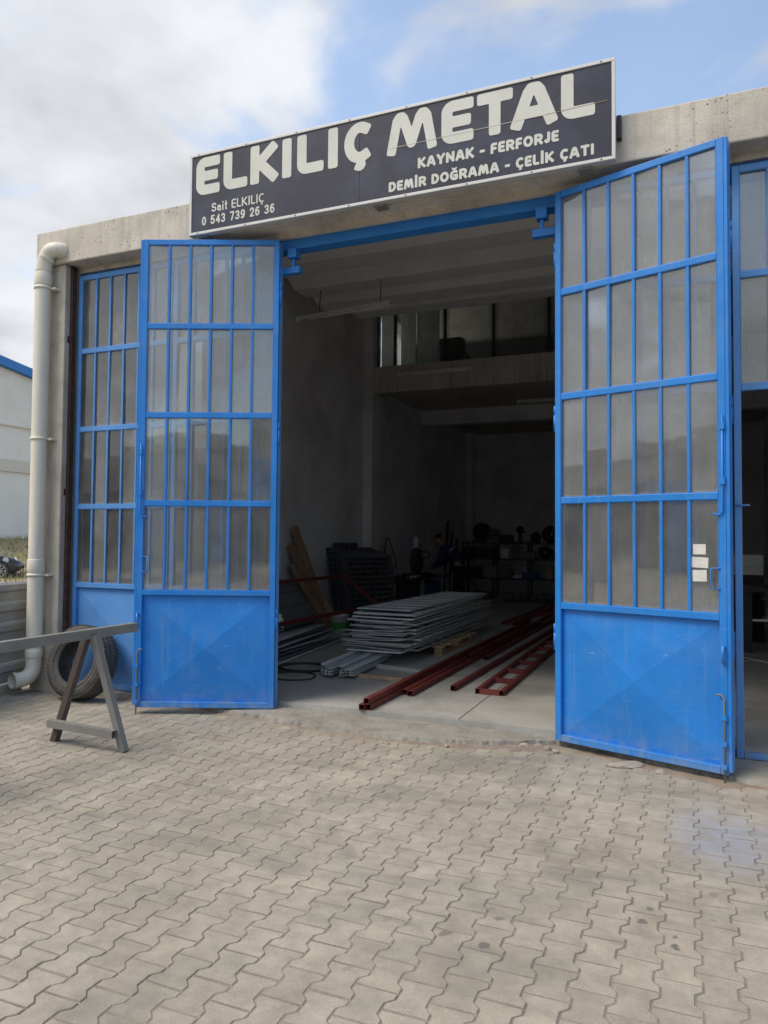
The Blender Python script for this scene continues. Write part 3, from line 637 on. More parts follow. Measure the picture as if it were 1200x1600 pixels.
sbox('frame', 'alu', SX1 - fwid + 0.0005, SX1, SY - 0.011, SY + 0.054, SZ0 + fwid, SZ1 - fwid, 0.003)
for k in range(8):
    x = SX0 + 0.1 + k * (SX1 - SX0 - 0.2) / 7
    for z in (SZ0 + 0.013, SZ1 - 0.013):
        m = MB(); m.tube([(x - sg_o.x, -0.0145, z - sg_o.z), (x - sg_o.x, -0.0115, z - sg_o.z)], 0.006, 6); m.build('screw', 'rust', sg)
for x in (-4.18, -2.40, -0.72):       # steel tabs below, and ears at both ends
    sbox('mounting_tab', 'steel', x - 0.05, x + 0.05, SY + 0.03, PY + 0.01, SZ0 - 0.018, SZ0 - 0.002)
sbox('mounting_tab', 'black_steel', SX0 - 0.035, SX0 - 0.002, SY + 0.06, PY + 0.02, 4.55, 4.70)
sbox('mounting_tab', 'black_steel', SX1 + 0.002, SX1 + 0.035, SY + 0.06, PY + 0.02, 4.60, 4.77)
# lettering: every glyph is the union of rounded strokes, meshed by marching squares
def arc(cx, cy, rx, ry, a0, a1, n=10):
    return [(cx + rx * math.cos(R(a0 + (a1 - a0) * k / n)), cy + ry * math.sin(R(a0 + (a1 - a0) * k / n))) for k in range(n + 1)]
corner_tl = arc(.28, .82, .28, .18, 90, 180, 5); corner_bl = arc(.28, .18, .28, .18, 180, 270, 5)
GL = {
 'E': [[(1, 1)] + corner_tl + corner_bl + [(1, 0)], [(0, .5), (.88, .5)]],
 'L': [[(0, 1)] + corner_bl + [(1, 0)]],
 'K': [[(0, 0), (0, 1)], [(.1, .46), (.95, 1)], [(.25, .55), (1, 0)]],
 'I': [[(.5, 0), (.5, 1)]],
 'C': [arc(.62, .5, .62, .5, 62, 298, 20)],
 'M': [[(0, 0), (.13, .9), (.19, 1), (.25, 1), (.30, .92), (.5, .14), (.70, .92), (.75, 1), (.81, 1), (.87, .9), (1, 0)]],
 'T': [[(0, 1), (1, 1)], [(.5, 1), (.5, 0)]],
 'A': [[(0, 0), (.34, .90), (.42, 1), (.58, 1), (.66, .90), (1, 0)], [(.16, .28), (.84, .28)]],
 'Y': [[(0, 1), (.5, .45), (1, 1)], [(.5, .45), (.5, 0)]],
 'N': [[(0, 0), (0, 1), (1, 0), (1, 1)]],
 'F': [[(1, 1)] + corner_tl + [(0, 0)], [(0, .46), (.85, .46)]],
 'R': [[(0, 0), (0, 1)] + arc(.55, .72, .45, .28, 90, -90, 10) + [(0, .44)], [(.5, .44), (1, 0)]],
 'O': [arc(.5, .5, .5, .5, 0, 360, 24)],
 'J': [[(.95, 1), (.95, .3)] + arc(.5, .27, .45, .27, 0, -150, 8)],
 'D': [[(0, 0), (0, 1)] + arc(.4, .5, .6, .5, 90, -90, 14) + [(0, 0)]],
 'G': [arc(.6, .5, .6, .5, 60, 300, 20) + [(.98, .1), (.98, .46), (.62, .46)]],
 '-': [[(0, .42), (1, .42)]],
 'S': [arc(.5, .75, .5, .25, 20, 270, 12) + arc(.5, .25, .5, .25, 90, -160, 12)],
 'a': [arc(.48, .25, .48, .25, 0, 360, 18), [(.96, 0), (.96, .36)] + arc(.5, .40, .46, .22, 0, 150, 8)],
 'i': [[(.5, 0), (.5, .62)], [(.5, .95), (.5, 1.0)]],
 't': [[(.4, 1), (.4, .14)] + arc(.65, .14, .25, .14, 180, 290, 5), [(0, .66), (.9, .66)]],
 '0': [arc(.5, .5, .5, .5, 0, 360, 24)],
 '2': [arc(.5, .72, .5, .28, 165, -35, 10) + [(0, 0), (1, 0)]],
 '3': [arc(.48, .75, .46, .25, 155, -90, 12) + arc(.48, .25, .52, .25, 90, -155, 12)],
 '4': [[(.78, 0), (.78, 1), (0, .28), (1, .28)]],
 '5': [[(.92, 1), (.15, 1), (.06, .52)] + arc(.48, .31, .52, .31, 130, -155, 14)],
 '6': [arc(.5, .31, .5, .31, 0, 360, 20), arc(.55, .5, .55, .5, 55, 180, 10) + [(0, .3)]],
 '7': [[(0, 1), (1, 1), (.38, 0)]],
 '9': [arc(.5, .69, .5, .31, 0, 360, 20), arc(.45, .5, .55, .5, 235, 360, 10) + [(1, .7)]],
}
EXTRA = {'Ç': ('C', [[(.66, -.04), (.62, -.15)], arc(.62, -.24, .17, .10, 80, -130, 8)]),
         'İ': ('I', [[(.5, 1.30), (.5, 1.33)]]), 'Ğ': ('G', [arc(.55, 1.44, .30, .16, 190, 350, 8)])}
def glyph_segments(ch, w, h, t):
    base, ext = (ch, []) if ch in GL else EXTRA[ch]
    hx = t / 2; segs = []
    for k, pl in enumerate(list(GL[base]) + ext):
        tt = t * (0.62 if k >= len(GL[base]) and ch != 'İ' else 1)
        P = [(hx + x * (w - 2 * hx), hx + y * (h - 2 * hx)) for x, y in pl]
        P = [P[0]] + [b for a, b in zip(P[:-1], P[1:]) if math.hypot(a[0] - b[0], a[1] - b[1]) > 1e-6]
        closed = math.hypot(P[0][0] - P[-1][0], P[0][1] - P[-1][1]) < 1e-6
        for q, (a, b) in enumerate(zip(P[:-1], P[1:])):
            segs.append((a, b, tt / 2, 1 if (q == 0 and not closed) else 0, 1 if (q == len(P) - 2 and not closed) else 0))
    return segs
def glyph_mesh(ch, w, h, t, rr, res):
    segs = glyph_segments(ch, w, h, t)
    x0, x1, y0, y1 = -0.15 * h, w + 0.15 * h, -0.42 * h, 1.55 * h
    nx = int((x1 - x0) / res) + 1; ny = int((y1 - y0) / res) + 1
    gx = x0 + np.arange(nx) * res; gy_ = y0 + np.arange(ny) * res
    X, Y = np.meshgrid(gx, gy_, indexing='ij'); Dm = np.full(X.shape, 1e9)
    for (a, b, hw, ea, eb) in segs:
        a = np.array(a); b = np.array(b); d = b - a; L = np.hypot(*d); u = d / L
        px = X - a[0]; py = Y - a[1]; s_ = px * u[0] + py * u[1]; n_ = np.abs(-px * u[1] + py * u[0])
        sc_ = np.clip(s_, 0, L); Dm = np.minimum(Dm, np.hypot(s_ - sc_, n_) - hw)          # capsule
        for e, c in ((ea, 0.0), (eb, L)):                                                 # squarer terminals
            if not e: continue
            lx = np.abs(s_ - c) - hw * (1 - rr); ly = n_ - hw * (1 - rr)
            Dm = np.minimum(Dm, np.hypot(np.maximum(lx, 0), np.maximum(ly, 0)) + np.minimum(np.maximum(lx, ly), 0) - hw * rr)
    verts = {}; vl = []; faces = []
    def vid(key, p):
        if key not in verts: verts[key] = len(vl); vl.append(p)
        return verts[key]
    ins = Dm < 0
    for i in range(nx - 1):
        for j in range(ny - 1):
            c = [(i, j), (i + 1, j), (i + 1, j + 1), (i, j + 1)]; s_ = [ins[q] for q in c]
            if not any(s_): continue
            poly = []
            for k in range(4):
                a, b = c[k], c[(k + 1) % 4]
                if s_[k]: poly.append(vid(a, (gx[a[0]], gy_[a[1]])))
                if s_[k] != s_[(k + 1) % 4]:
                    da, db = Dm[a], Dm[b]; tt = da / (da - db)
                    poly.append(vid((min(a, b), max(a, b)), (gx[a[0]] + tt * (gx[b[0]] - gx[a[0]]), gy_[a[1]] + tt * (gy_[b[1]] - gy_[a[1]]))))
            if len(poly) >= 3: faces.append(poly)
    return vl, faces
def letter(ch, x0, x1, z0, h, tfrac, rr, nres=34):
    t = h * tfrac; w = x1 - x0
    vl, faces = glyph_mesh(ch, w, h, t, rr, h / nres)
    m = MB(); y = -0.0065
    m.add([(x0 + p[0] - sg_o.x, y, z0 + p[1] - sg_o.z) for p in vl], faces)
    return m.build('letter', 'sign_white', sg)
BIG = [('E', -4.244, -3.982), ('L', -3.941, -3.683), ('K', -3.652, -3.368), ('I', -3.328, -3.222), ('L', -3.171, -2.91), ('I', -2.872, -2.768), ('Ç', -2.713, -2.459),
       ('M', -2.316, -1.883), ('E', -1.842, -1.574), ('T', -1.546, -1.259), ('A', -1.271, -0.92), ('L', -0.889, -0.639)]
for ch, a, b in BIG: letter(ch, a, b, 4.777, 0.352, 0.235 if ch == 'M' else 0.265, 0.42, 44)
WID = {'I': .34, 'İ': .34, 'M': 1.05, 'A': .92, 'Y': .86, 'N': .86, 'O': .92, 'D': .80, 'G': .86, 'Ğ': .86, 'K': .82, 'R': .80, 'E': .66, 'F': .62, 'L': .62, 'T': .78, 'J': .58, 'Ç': .76, '-': .5, ' ': .36, 'i': .28, 't': .42, 'a': .6, 'S': .72}
def line(text, x0, x1, z0, h, tf, rr, nres=26, dig=0.62, gap=0.10):
    ws = [(dig if c.isdigit() else WID[c]) for c in text]; tot = sum(ws) + gap * (len(text) - 1); k = (x1 - x0) / tot; x = x0
    for c, w in zip(text, ws):
        if c != ' ': letter(c, x, x + w * k, z0, h, tf, rr, nres)
        x += (w + gap) * k
line('KAYNAK - FERFORJE', -2.043, -0.906, 4.628, 0.087, 0.26, 0.45)
line('DEMİR DOĞRAMA - ÇELİK ÇATI', -2.299, -0.645, 4.474, 0.084, 0.26, 0.45)
WID.update({'I': .26})
line('Sait ELKILIÇ', -4.066, -3.505, 4.600, 0.083, 0.165, 0.03, gap=0.13)
line('0 543 739 26 36', -4.172, -3.395, 4.487, 0.084, 0.175, 0.03, dig=0.58, gap=0.13)
# pale crease lines in the vinyl
for (xa, xb, z) in ((-2.30, -1.0, 4.842), (-1.0, -0.55, 4.852)):
    m = MB(); m.bar((xa - sg_o.x, -0.0072, z - sg_o.z), (xb - sg_o.x, -0.0072, z + 0.012 - sg_o.z), 0.001, 0.004); m.build('crease', 'card' if xa > -1.2 else 'neigh_beam', sg)

# ------------------------------------------------------------------ downpipe
dp = empty('downpipe', (-6.205, 5.635, 0)); tag(dp, 'grey beige plastic rain pipe running down the left concrete column', 'downpipe')
pr = 0.077
MB().tube([(0, 0, 1.30), (0, 0, 4.25)], pr, 24, False).build('pipe', 'pvc', dp)
MB().tube([(0, 0, 0.40), (0, 0, 1.32)], pr * 1.02, 24, False).build('pipe', 'pvc', dp)
def bez(p0, p1, p2, n=10): return [Vector(p0) * (1 - t) ** 2 + Vector(p1) * 2 * t * (1 - t) + Vector(p2) * t * t for t in [k / n for k in range(n + 1)]]
MB().tube([(0, 0, 4.20), (0, 0, 4.33)], pr * 1.09, 24).build('socket', 'pvc', dp, 0.006)
MB().tube([(0, 0, 4.32), (0.005, 0, 4.36)] + bez((0.01, 0, 4.40), (0.03, 0.0, 4.535), (0.11, 0.01, 4.56), 8) + bez((0.13, 0.014, 4.562), (0.185, 0.03, 4.565), (0.20, 0.09, 4.565), 5), pr, 24).build('elbow', 'pvc', dp)
MB().tube([(0.035, 0, 4.47), (0.055, 0.003, 4.50)], pr * 1.06, 24).build('socket', 'pvc', dp, 0.004)
MB().tube([(0, 0, 1.23), (0, 0, 1.36)], pr * 1.10, 24).build('socket', 'pvc', dp, 0.006)
MB().tube([(0, 0, 0.36), (0, 0, 0.44)], pr * 1.10, 24).build('socket', 'pvc', dp, 0.006)
path = [Vector((0, 0, 0.41)), Vector((0, 0, 0.36))] + bez((0, 0, 0.30), (0.0, 0.0, 0.165), (-0.03, -0.12, 0.150), 10) + [Vector((-0.05, -0.21, 0.150))]
m = MB(); m.tube(path, pr, 24, False); m.tube([path[-1] + Vector((0.006, 0.03, 0)), path[-1]], pr * 1.07, 24, False); m.tube(path, pr - 0.008, 24, False)
e_ = path[-1]
m.build('elbow', 'pvc', dp)
for z in (4.17, 2.60, 1.20):
    m = MB(); m.tube([(0, 0, z - 0.012), (0, 0, z + 0.012)], pr * 1.13, 24); m.box(pr * 0.9, pr * 1.1 + 0.05, 0.03, 0.099, z - 0.011, z + 0.011); m.build('clamp', 'pvc', dp)

# ------------------------------------------------------------------ tyre leaning on the left closed leaf
ty_tilt = R(15)
ty = empty('tyre', (-5.55, 5.61, 0)); tag(ty, 'worn black car tyre leaning against the left closed leaf', 'tyre')
Mt = Matrix.Translation((0, 0.02, 0.360)) @ Matrix.Rotation(-ty_tilt, 4, 'X') @ Matrix.Rotation(R(90), 4, 'X')
prof = [(0.215, -0.085), (0.225, -0.10), (0.28, -0.118), (0.325, -0.112), (0.348, -0.09), (0.356, -0.05), (0.358, 0.0), (0.356, 0.05), (0.348, 0.09), (0.325, 0.112), (0.28, 0.118), (0.225, 0.10), (0.215, 0.085), (0.225, 0.075), (0.29, 0.085), (0.33, 0.05), (0.335, 0), (0.33, -0.05), (0.29, -0.085), (0.225, -0.075)]
m = MB(); m.lathe(prof, 56, Mt, True, True); m.build('carcass', 'rubber', ty)
m = MB()
for k in range(56):
    a = 2 * math.pi * k / 56
    for (zz, ww, off) in ((-0.082, 0.030, 0), (-0.030, 0.036, 0.5), (0.030, 0.036, 0), (0.082, 0.030, 0.5)):
        an = a + off * 2 * math.pi / 56
        rr_ = 0.358 if abs(zz) < 0.05 else 0.3525
        Mk = Mt @ Matrix.Rotation(an, 4, 'Z') @ Matrix.Translation((rr_, 0, zz))
        m.box(-0.006, 0.0035, -0.014, 0.014, -ww / 2, ww / 2, Mk)
tr = m.build('tread_blocks', 'rubber', ty); tr['kind'] = 'stuff'
for rr_ in (0.262, 0.300):
    m = MB(); m.lathe([(rr_ - 0.004, 0.1165), (rr_, 0.1205), (rr_ + 0.004, 0.1165)], 48, Mt); m.build('sidewall_ring', 'rubber', ty)

# ------------------------------------------------------------------ steel sawhorse
sh = empty('sawhorse', (-4.25, 4.39, 0)); tag(sh, 'grey steel sawhorse with long beam standing in front of the tyre', 'sawhorse')
MB().hbar((0.01, 0.475, 0.855), (-0.03, -1.75, 0.855), 0.062, 0.072, 0.003).build('beam', 'steel', sh, 0.004)
def aframe(y):
    for sgn, mt in ((-1, 'steel_brown'), (1, 'steel')):
        ft = Vector((sgn * 0.345 , y, 0.0)); tp = Vector((sgn * 0.040, y, 0.838))
        MB().hbar(ft, tp, 0.052, 0.052, 0.003, up=(0, 1, 0)).build('leg', mt, sh, 0.003)
    MB().hbar((-0.345, y - 0.056, 0.155), (0.30, y - 0.056, 0.135), 0.050, 0.058, 0.003).build('crossbar', 'steel', sh, 0.003)
aframe(0.0); aframe(-1.45)

# ------------------------------------------------------------------ fence, kerb and beyond
fd = Vector((-0.20, 0.98, 0)).normalized(); fo_ = Vector((-6.52, 5.90, 0))
fn = empty('sheet_fence', fo_, math.atan2(fd.y, fd.x)); tag(fn, 'low grey corrugated sheet fence with maroon end post beside the rain pipe', 'fence')
L0 = -5.2
zz = 0.10
for k in range(5):                                  # each trapezoid rib of the sheet
    z0 = zz + k * 0.205
    m = MB(); m.prism([(0.0, z0 + 0.001), (0.0, z0 + 0.10), (-0.028, z0 + 0.125), (-0.028, z0 + 0.18), (0.0, z0 + 0.204), (0.002, z0 + 0.204), (-0.026, z0 + 0.18), (-0.026, z0 + 0.125), (0.002, z0 + 0.10), (0.002, z0 + 0.001)][::-1], L0, -0.03, lambda u, v, d: Vector((d, u, v)))
    m.build('sheet_rib', 'fence', fn)
MB().hbar((0.0, -0.01, 0.02), (0.0, -0.01, 1.14), 0.055, 0.055, 0.003, up=(0, 1, 0)).build('post', 'maroon', fn)
MB().hbar((L0, -0.01, 0.02), (L0, -0.01, 1.14), 0.055, 0.055, 0.003, up=(0, 1, 0)).build('post', 'maroon', fn)
for k in range(9):
    c = Vector((-6.475, 5.69, 0)) - fd * (0.30 + k * 0.60)
    o = MB().box(-0.297, 0.297, -0.05, 0.09, -0.02, 0.095).build('kerb_stone', 'kerb', None, 0.010, tuple(c), (0, 0, math.atan2(fd.y, fd.x)))
    tag(o, 'concrete kerb stone under the grey fence, nearest the rain pipe' if k == 0 else 'concrete kerb stone under the grey corrugated fence, %s from the rain pipe' % ORD[k], 'kerb', 'kerb stones')
# bank with dry weeds
bm_ = MB(); vs = []; fs = []; nx, ny = 60, 16
for i in range(nx + 1):
    for j in range(ny + 1):
        u = i / nx; t = j / ny
        y = 8 + 70 * u; x = -21.5 - 9 * t - 0.12 * (y - 20)
        z = 1.45 * (t * t * (3 - 2 * t)) + 0.12 * mn.noise((x * 0.6, y * 0.6, 0)) * min(1, t * 4) - 0.02 * (t == 0)
        vs.append((x, y, z))
for i in range(nx):
    for j in range(ny):
        a = i * (ny + 1) + j; fs.append((a, a + ny + 1, a + ny + 2, a + 1))
bm_.add(vs, fs, True); struct(bm_.build('bank', 'earth'))
wm = MB()
for k in range(15000):
    u = rnd.random(); t = rnd.random() ** 0.8; y = 12 + 40 * u * u; x = -21.6 - 8.8 * t - 0.12 * (y - 20)
    z = 1.45 * (t * t * (3 - 2 * t)) + 0.12 * mn.noise((x * 0.6, y * 0.6, 0)) * min(1, t * 4) - 0.03
    h = rnd.uniform(0.12, 0.45) * (0.6 + 0.8 * abs(mn.noise((x * 0.5, y * 0.5, 3)))); a = rnd.uniform(0, 6.28); w_ = rnd.uniform(0.012, 0.035); lx = rnd.uniform(-0.15, 0.15); ly = rnd.uniform(-0.15, 0.15)
    wm.add([(x - w_ * math.cos(a), y - w_ * math.sin(a), z), (x + w_ * math.cos(a), y + w_ * math.sin(a), z), (x + lx, y + ly, z + h)], [(0, 1, 2)])
tag(wm.build('dry_weeds', 'weed'), 'yellow green dry weeds covering the bank below the neighbouring wall', 'weeds', kind='stuff')
m = MB(); m.add([(-21.9, 6, 0.0), (-20.2, 6, 0.0), (-27.5, 60, 0.0), (-29.2, 60, 0.0)], [(0, 1, 2, 3)]); struct(m.build('path', 'kerb'))
# neighbouring building (gable end runs along +y)
nb = empty('neighbour_building', (-31, 24, 0)); tag(nb, 'pale rendered industrial building with blue roof edge behind the fence', 'building')
WXN = 0.0
def npart(name, mat, *bx): 
    m = MB(); 
    for b in bx: m.box(*b)
    return m.build(name, mat, nb)
m = MB(); m.prism([(-26, 0), (22, 0), (22, 7.05), (-2, 10.35), (-26, 7.05)], -14, 0, lambda u, v, d: Vector((d, u, v))); m.build('wall', 'neigh', nb)
m = MB(); m.prism([(-26.4, 7.0), (-2, 10.36), (22.4, 7.0), (22.4, 7.42), (-2, 10.78), (-26.4, 7.42)], -14.3, 0.32, lambda u, v, d: Vector((d, u, v))); 
MT['roofblue'] = pm('blue_roof_trim', (0.035, 0.19, 0.50), 0.5, 0.05)
m.build('roof', 'roofblue', nb)
npart('band', 'neigh_beam', (0.002, 0.12, -26, 22, 4.75, 5.35))
npart('band', 'neigh_beam', (0.002, 0.10, -26, 22, 7.9 - 0.9, 7.06))
for y in (-20, -14, -8, -2, 4, 10, 16):
    npart('pilaster', 'neigh_beam', (0.001, 0.09, y, y + 0.35, 0, 4.74))

# parked black car seen behind the fence
def car(loc, rz):
    c = empty('parked_car', loc, rz)
    tag(c, 'black car with alloy wheel parked before the weedy bank at the left edge', 'car')
    st = [(-2.15, .62, .40, .72, .80), (-2.0, .80, .30, .85, .95), (-1.3, .86, .22, .92, 1.02), (0.0, .88, .20, .92, .98), (0.9, .88, .20, .90, .95), (1.45, .86, .22, .84, .88), (1.9, .80, .26, .74, .78), (2.12, .66, .34, .62, .66), (2.18, .50, .40, .56, .58)]
    m = MB(); vs = []; n = 10
    for (x, hw, zb, zs, zt) in st:
        ring = [(hw * .85, zb), (hw, zb + .10), (hw, (zb + zs) / 2), (hw * .97, zs), (hw * .80, zt)]
        vs += [(x, y, z) for y, z in ring] + [(x, -y, z) for y, z in ring[::-1]]
    fs = [(i * n + k, i * n + (k + 1) % n, (i + 1) * n + (k + 1) % n, (i + 1) * n + k) for i in range(len(st) - 1) for k in range(n)]
    fs += [tuple(range(n))[::-1], tuple(range((len(st) - 1) * n, len(st) * n))]
    m.add(vs, fs, True); m.build('body', 'carpaint', c)
    m = MB(); cst = [(-1.9, .60, .94, .98), (-1.1, .66, 1.0, 1.38), (-0.2, .68, .98, 1.45), (0.35, .66, .96, 1.36), (1.1, .62, .92, .97)]
    vs = []
    for (x, hw, z0, z1) in cst: vs += [(x, hw + .14, z0 - .03), (x, hw, z1), (x, -hw, z1), (x, -hw - .14, z0 - .03)]
    m.add(vs, [(i * 4 + k, i * 4 + k + 1, i * 4 + k + 5, i * 4 + k + 4) for i in range(4) for k in range(3)] + [(0, 3, 2, 1), (16, 17, 18, 19)], True); m.build('cabin', 'dark_glass', c)
    MB().box(-1.05, 0.30, -0.60, 0.60, 1.40, 1.47).build('roof', 'carpaint', c, 0.03)
    for wx in (-1.35, 1.40):
        for sy in (-1, 1):
            Mw = Matrix.Translation((wx, sy * 0.80, 0.335)) @ Matrix.Rotation(R(90), 4, 'X')
            w = MB().lathe([(0.22, -.10), (.31, -.11), (.335, -.08), (.335, .08), (.31, .11), (.22, .10)], 28, Mw, True, True).build('wheel', 'rubber', c)
            m = MB(); m.lathe([(.205, .092), (.235, .108), (.235, .09)], 28, Mw, True, True); m.lathe([(.205, -.092), (.235, -.108), (.235, -.09)], 28, Mw, True, True)
            for k in range(10):
                Mk = Mw @ Matrix.Rotation(2 * math.pi * k / 10, 4, 'Z'); m.box(.03, .225, -.014, .014, .085, .10, Mk); m.box(.03, .225, -.014, .014, -.10, -.085, Mk)
            m.lathe([(0.0, .105), (.05, .105), (.055, .08)], 12, Mw); m.lathe([(0.0, -.105), (.05, -.105), (.055, -.08)], 12, Mw); m.build('rim', 'chrome', w)
            MB().lathe([(0.0, -.06), (.21, -.06), (.21, .06), (0, .06)], 20, Mw).build('brake_disc', 'black_steel', w)
            m = MB(); m.lathe([(.345, -.02), (.385, -.02), (.385, .10 * 1), (.345, .10)], 28, Matrix.Translation((wx, sy * 0.82, 0.335)) @ Matrix.Rotation(R(90) * (1 if sy < 0 else -1), 4, 'X'), True, True); m.build('wheel_arch', 'carpaint', c)
    for sy in (-1, 1):
        m = MB(); m.lathe([(0, .05), (.07, .035), (.10, 0), (.09, -.05)], 14, Matrix.Translation((1.98, sy * .62, .70)) @ Matrix.Rotation(R(70), 4, 'Y')); m.build('headlight', 'lamp_glass', c)
    MB().box(2.06, 2.24, -.55, .55, .40, .52).build('bumper', 'black_steel', c, 0.03)
    MB().lathe([(0, .004), (.09, .004), (.10, 0)], 16, Matrix.Translation((1.62, -0.868, 0.72)) @ Matrix.Rotation(R(90), 4, 'X')).build('marker_lamp', 'lamp_glass', c)
    return c
car((-24.35, 18.55, 0.0), math.atan2(0.76, 0.64))

# long low building across the yard, seen only as a reflection in the door glass
ob = empty('opposite_building', (-2, -21, 0)); tag(ob, 'long low workshop row across the yard, reflected in the door glass', 'building')
def opart(name, mat, *b): return MB().box(*b).build(name, mat, ob)
opart('wall', 'opp', -32, 32, -9, 0, 0, 5.6); opart('parapet', 'concrete', -32.2, 32.2, -9.2, 0.25, 5.601, 6.3)
for k in range(8):
    x = -31 + 7.9 * k
    opart('doorway_shade_slab', 'dark_glass' if k % 3 else 'black_gap', x + 0.6, x + 3.6, 0.003, 0.06, 0.02, 4.3); opart('door_leaf', 'blue_frame', x + 3.7, x + 5.4, 0.003, 0.07, 0.02, 4.3)  # flat dark slabs: the shade inside the doorways is put into their colour
    opart('column', 'concrete', x - 0.4, x, 0.002, 0.18, 0, 5.6)

# ------------------------------------------------------------------ inside the workshop
# red oxide square tubes lying on the floor
GR = 'red oxide square tubes on the workshop floor'
def red_tube(p0, p1, w, label):
    c = (Vector(p0) + Vector(p1)) / 2
    o = MB().hbar(Vector(p0) - c, Vector(p1) - c, w, w, 0.003).build('steel_tube', 'red', None, 0.002); o.location = c
    tag(o, label, 'steel tube', GR)
w = 0.052; z = FZ + w / 2 + 0.001
red_tube((-2.665, 5.93, z), (-2.66, 12.9, z), w, 'red steel tube lowest left in the bundle reaching the threshold')
red_tube((-2.610, 5.95, z), (-2.605, 12.8, z), w, 'red steel tube lower right in the bundle reaching the threshold')
red_tube((-2.625, 5.94, z + w + .001), (-2.620, 13.0, z + w + .001), w, 'red steel tube lying on top of the bundle reaching the threshold')
red_tube((-2.548, 6.68, z), (-2.53, 13.2, z), w, 'red steel tube beside the threshold bundle, its left neighbour')
red_tube((-2.480, 6.64, z), (-2.44, 13.1, z), w, 'red steel tube second to the right of the threshold bundle')
red_tube((-2.18, 7.05, z), (-2.08, 12.9, z), w, 'single red steel tube lying between the bundle and the ladder frame')
red_tube((-2.36, 9.0, z), (-2.34, 14.2, z), w, 'short red steel tube set back beside the bundle')
red_tube((-2.50, 8.7, z + w + .001), (-2.44, 14.0, z + w + .001), w, 'red steel tube lying across two others deep in the hall')
def ladder(x0, x1, y0, y1, rz, label, n=9, zb=FZ):
    t = empty('ladder_frame', ((x0 + x1) / 2, y0, zb), rz); tag(t, label, 'steel frame', 'red steel ladder frames')
    hw = (x1 - x0) / 2; L = y1 - y0
    for s in (-1, 1): MB().hbar((s * (hw - .022), 0, .026), (s * (hw - .022), L, .026), .044, .050, .003).build('rail', 'red', t, 0.002)
    for k in range(n):
        y = .022 + k * (L - .044) / (n - 1); MB().bar((-hw + .0445, y, .026), (hw - .0445, y, .026), .044, .048).build('rung', 'red', t, 0.002)
ladder(-1.945, -1.665, 7.02, 12.0, R(0.5), 'red steel ladder frame lying nearest the right leaf')
ladder(-3.1, -2.85, 12.9, 16.5, R(-2), 'red steel ladder frame on the floor behind the panel stack')
ladder(-2.95, -2.2, 14.6, 17.6, R(3), 'dark red wide steel frame on the floor before the rack', 6)
# grey steel panels stacked on a pallet
pal = empty('pallet', (-3.44, 9.9, FZ)); tag(pal, 'pale wooden pallet under the stack of grey steel panels', 'pallet')
for x in (-0.42, 0.0, 0.42):
    for y in (-0.72, 0.0, 0.72):
        MB().box(x - .05, x + .05, y - .07, y + .07, 0.0215, 0.099).build('block', 'wood', pal, 0.003)
    MB().box(x - .05, x + .05, -.8, .8, 0.001, 0.021).build('board', 'wood', pal)
for k in range(7):
    y = -.75 + k * .25; MB().box(-.50, .50, y - .05, y + .05, 0.1, 0.122).build('board', 'wood', pal, 0.002)
def panel(z, dx, dy, rz, wdt, ln, sheet, label):
    t = empty('railing_section', (-3.43 + dx, 10.0 + dy, z), rz); tag(t, label, 'steel panel', 'grey steel panels stacked on the pallet')
    h = .015
    t.rotation_euler = (R(rnd.uniform(-.35, .35)), R(rnd.uniform(-1.0, 1.0)), rz)
    m = MB(); m.bar((-wdt / 2, -ln / 2, 0), (-wdt / 2, ln / 2, 0), .030, h); m.bar((wdt / 2, -ln / 2, 0), (wdt / 2, ln / 2, 0), .030, h)
    m.bar((-wdt / 2 + .0155, -ln / 2 + .015, 0), (wdt / 2 - .0155, -ln / 2 + .015, 0), .030, h); m.bar((-wdt / 2 + .0155, ln / 2 - .015, 0), (wdt / 2 - .0155, ln / 2 - .015, 0), .030, h)
    m.build('frame', 'galv', t)
    if sheet: MB().box(-wdt / 2 + .016, wdt / 2 - .016, -ln / 2 + .031, ln / 2 - .031, -.004, -.0015).build('sheet', 'galv', t)
    for k in range(1, 9): inst('crossbar', XBAR, t, (0, -ln / 2 + k * ln / 9, .004), (0, 0, 0), (wdt - .031, 1, 1))
XBAR = MB().bar((-.5, 0, 0), (.5, 0, 0), .022, .010).mesh('crossbar', 'galv')
NPN = 19
for k in range(NPN):
    z = FZ + 0.138 + k * 0.0275
    panel(z, rnd.uniform(-.06, .06), rnd.uniform(-.20, .20), R(rnd.uniform(-2.0, 2.0)) , rnd.uniform(.66, .76), rnd.uniform(3.35, 3.65), k >= 17 or k % 6 == 5,
          'grey steel panel lying topmost on the pallet stack' if k == NPN - 1 else 'grey steel panel, %s from the top of the pallet stack' % ORD[NPN - 1 - k])
for k in range(9):   # loose flat bars poking out of the front of the stack
    z = FZ + .21 + k * .030; y = 8.12 - rnd.uniform(0, .12)
    o = MB().bar((-.40, 0, 0), (.34, rnd.uniform(-.05, .05), rnd.uniform(.0, .02)), .03, .006).build('flat_bar', 'galv'); o.location = (-3.44 + rnd.uniform(-.06, .06), y, z); o.rotation_euler = (0, R(rnd.uniform(-4, 4)), R(rnd.uniform(-9, 9)))
    tag(o, 'thin grey flat bar at the near end of the panel stack, %s from below' % ORD[k], 'steel bar', 'flat bars in the panel stack')
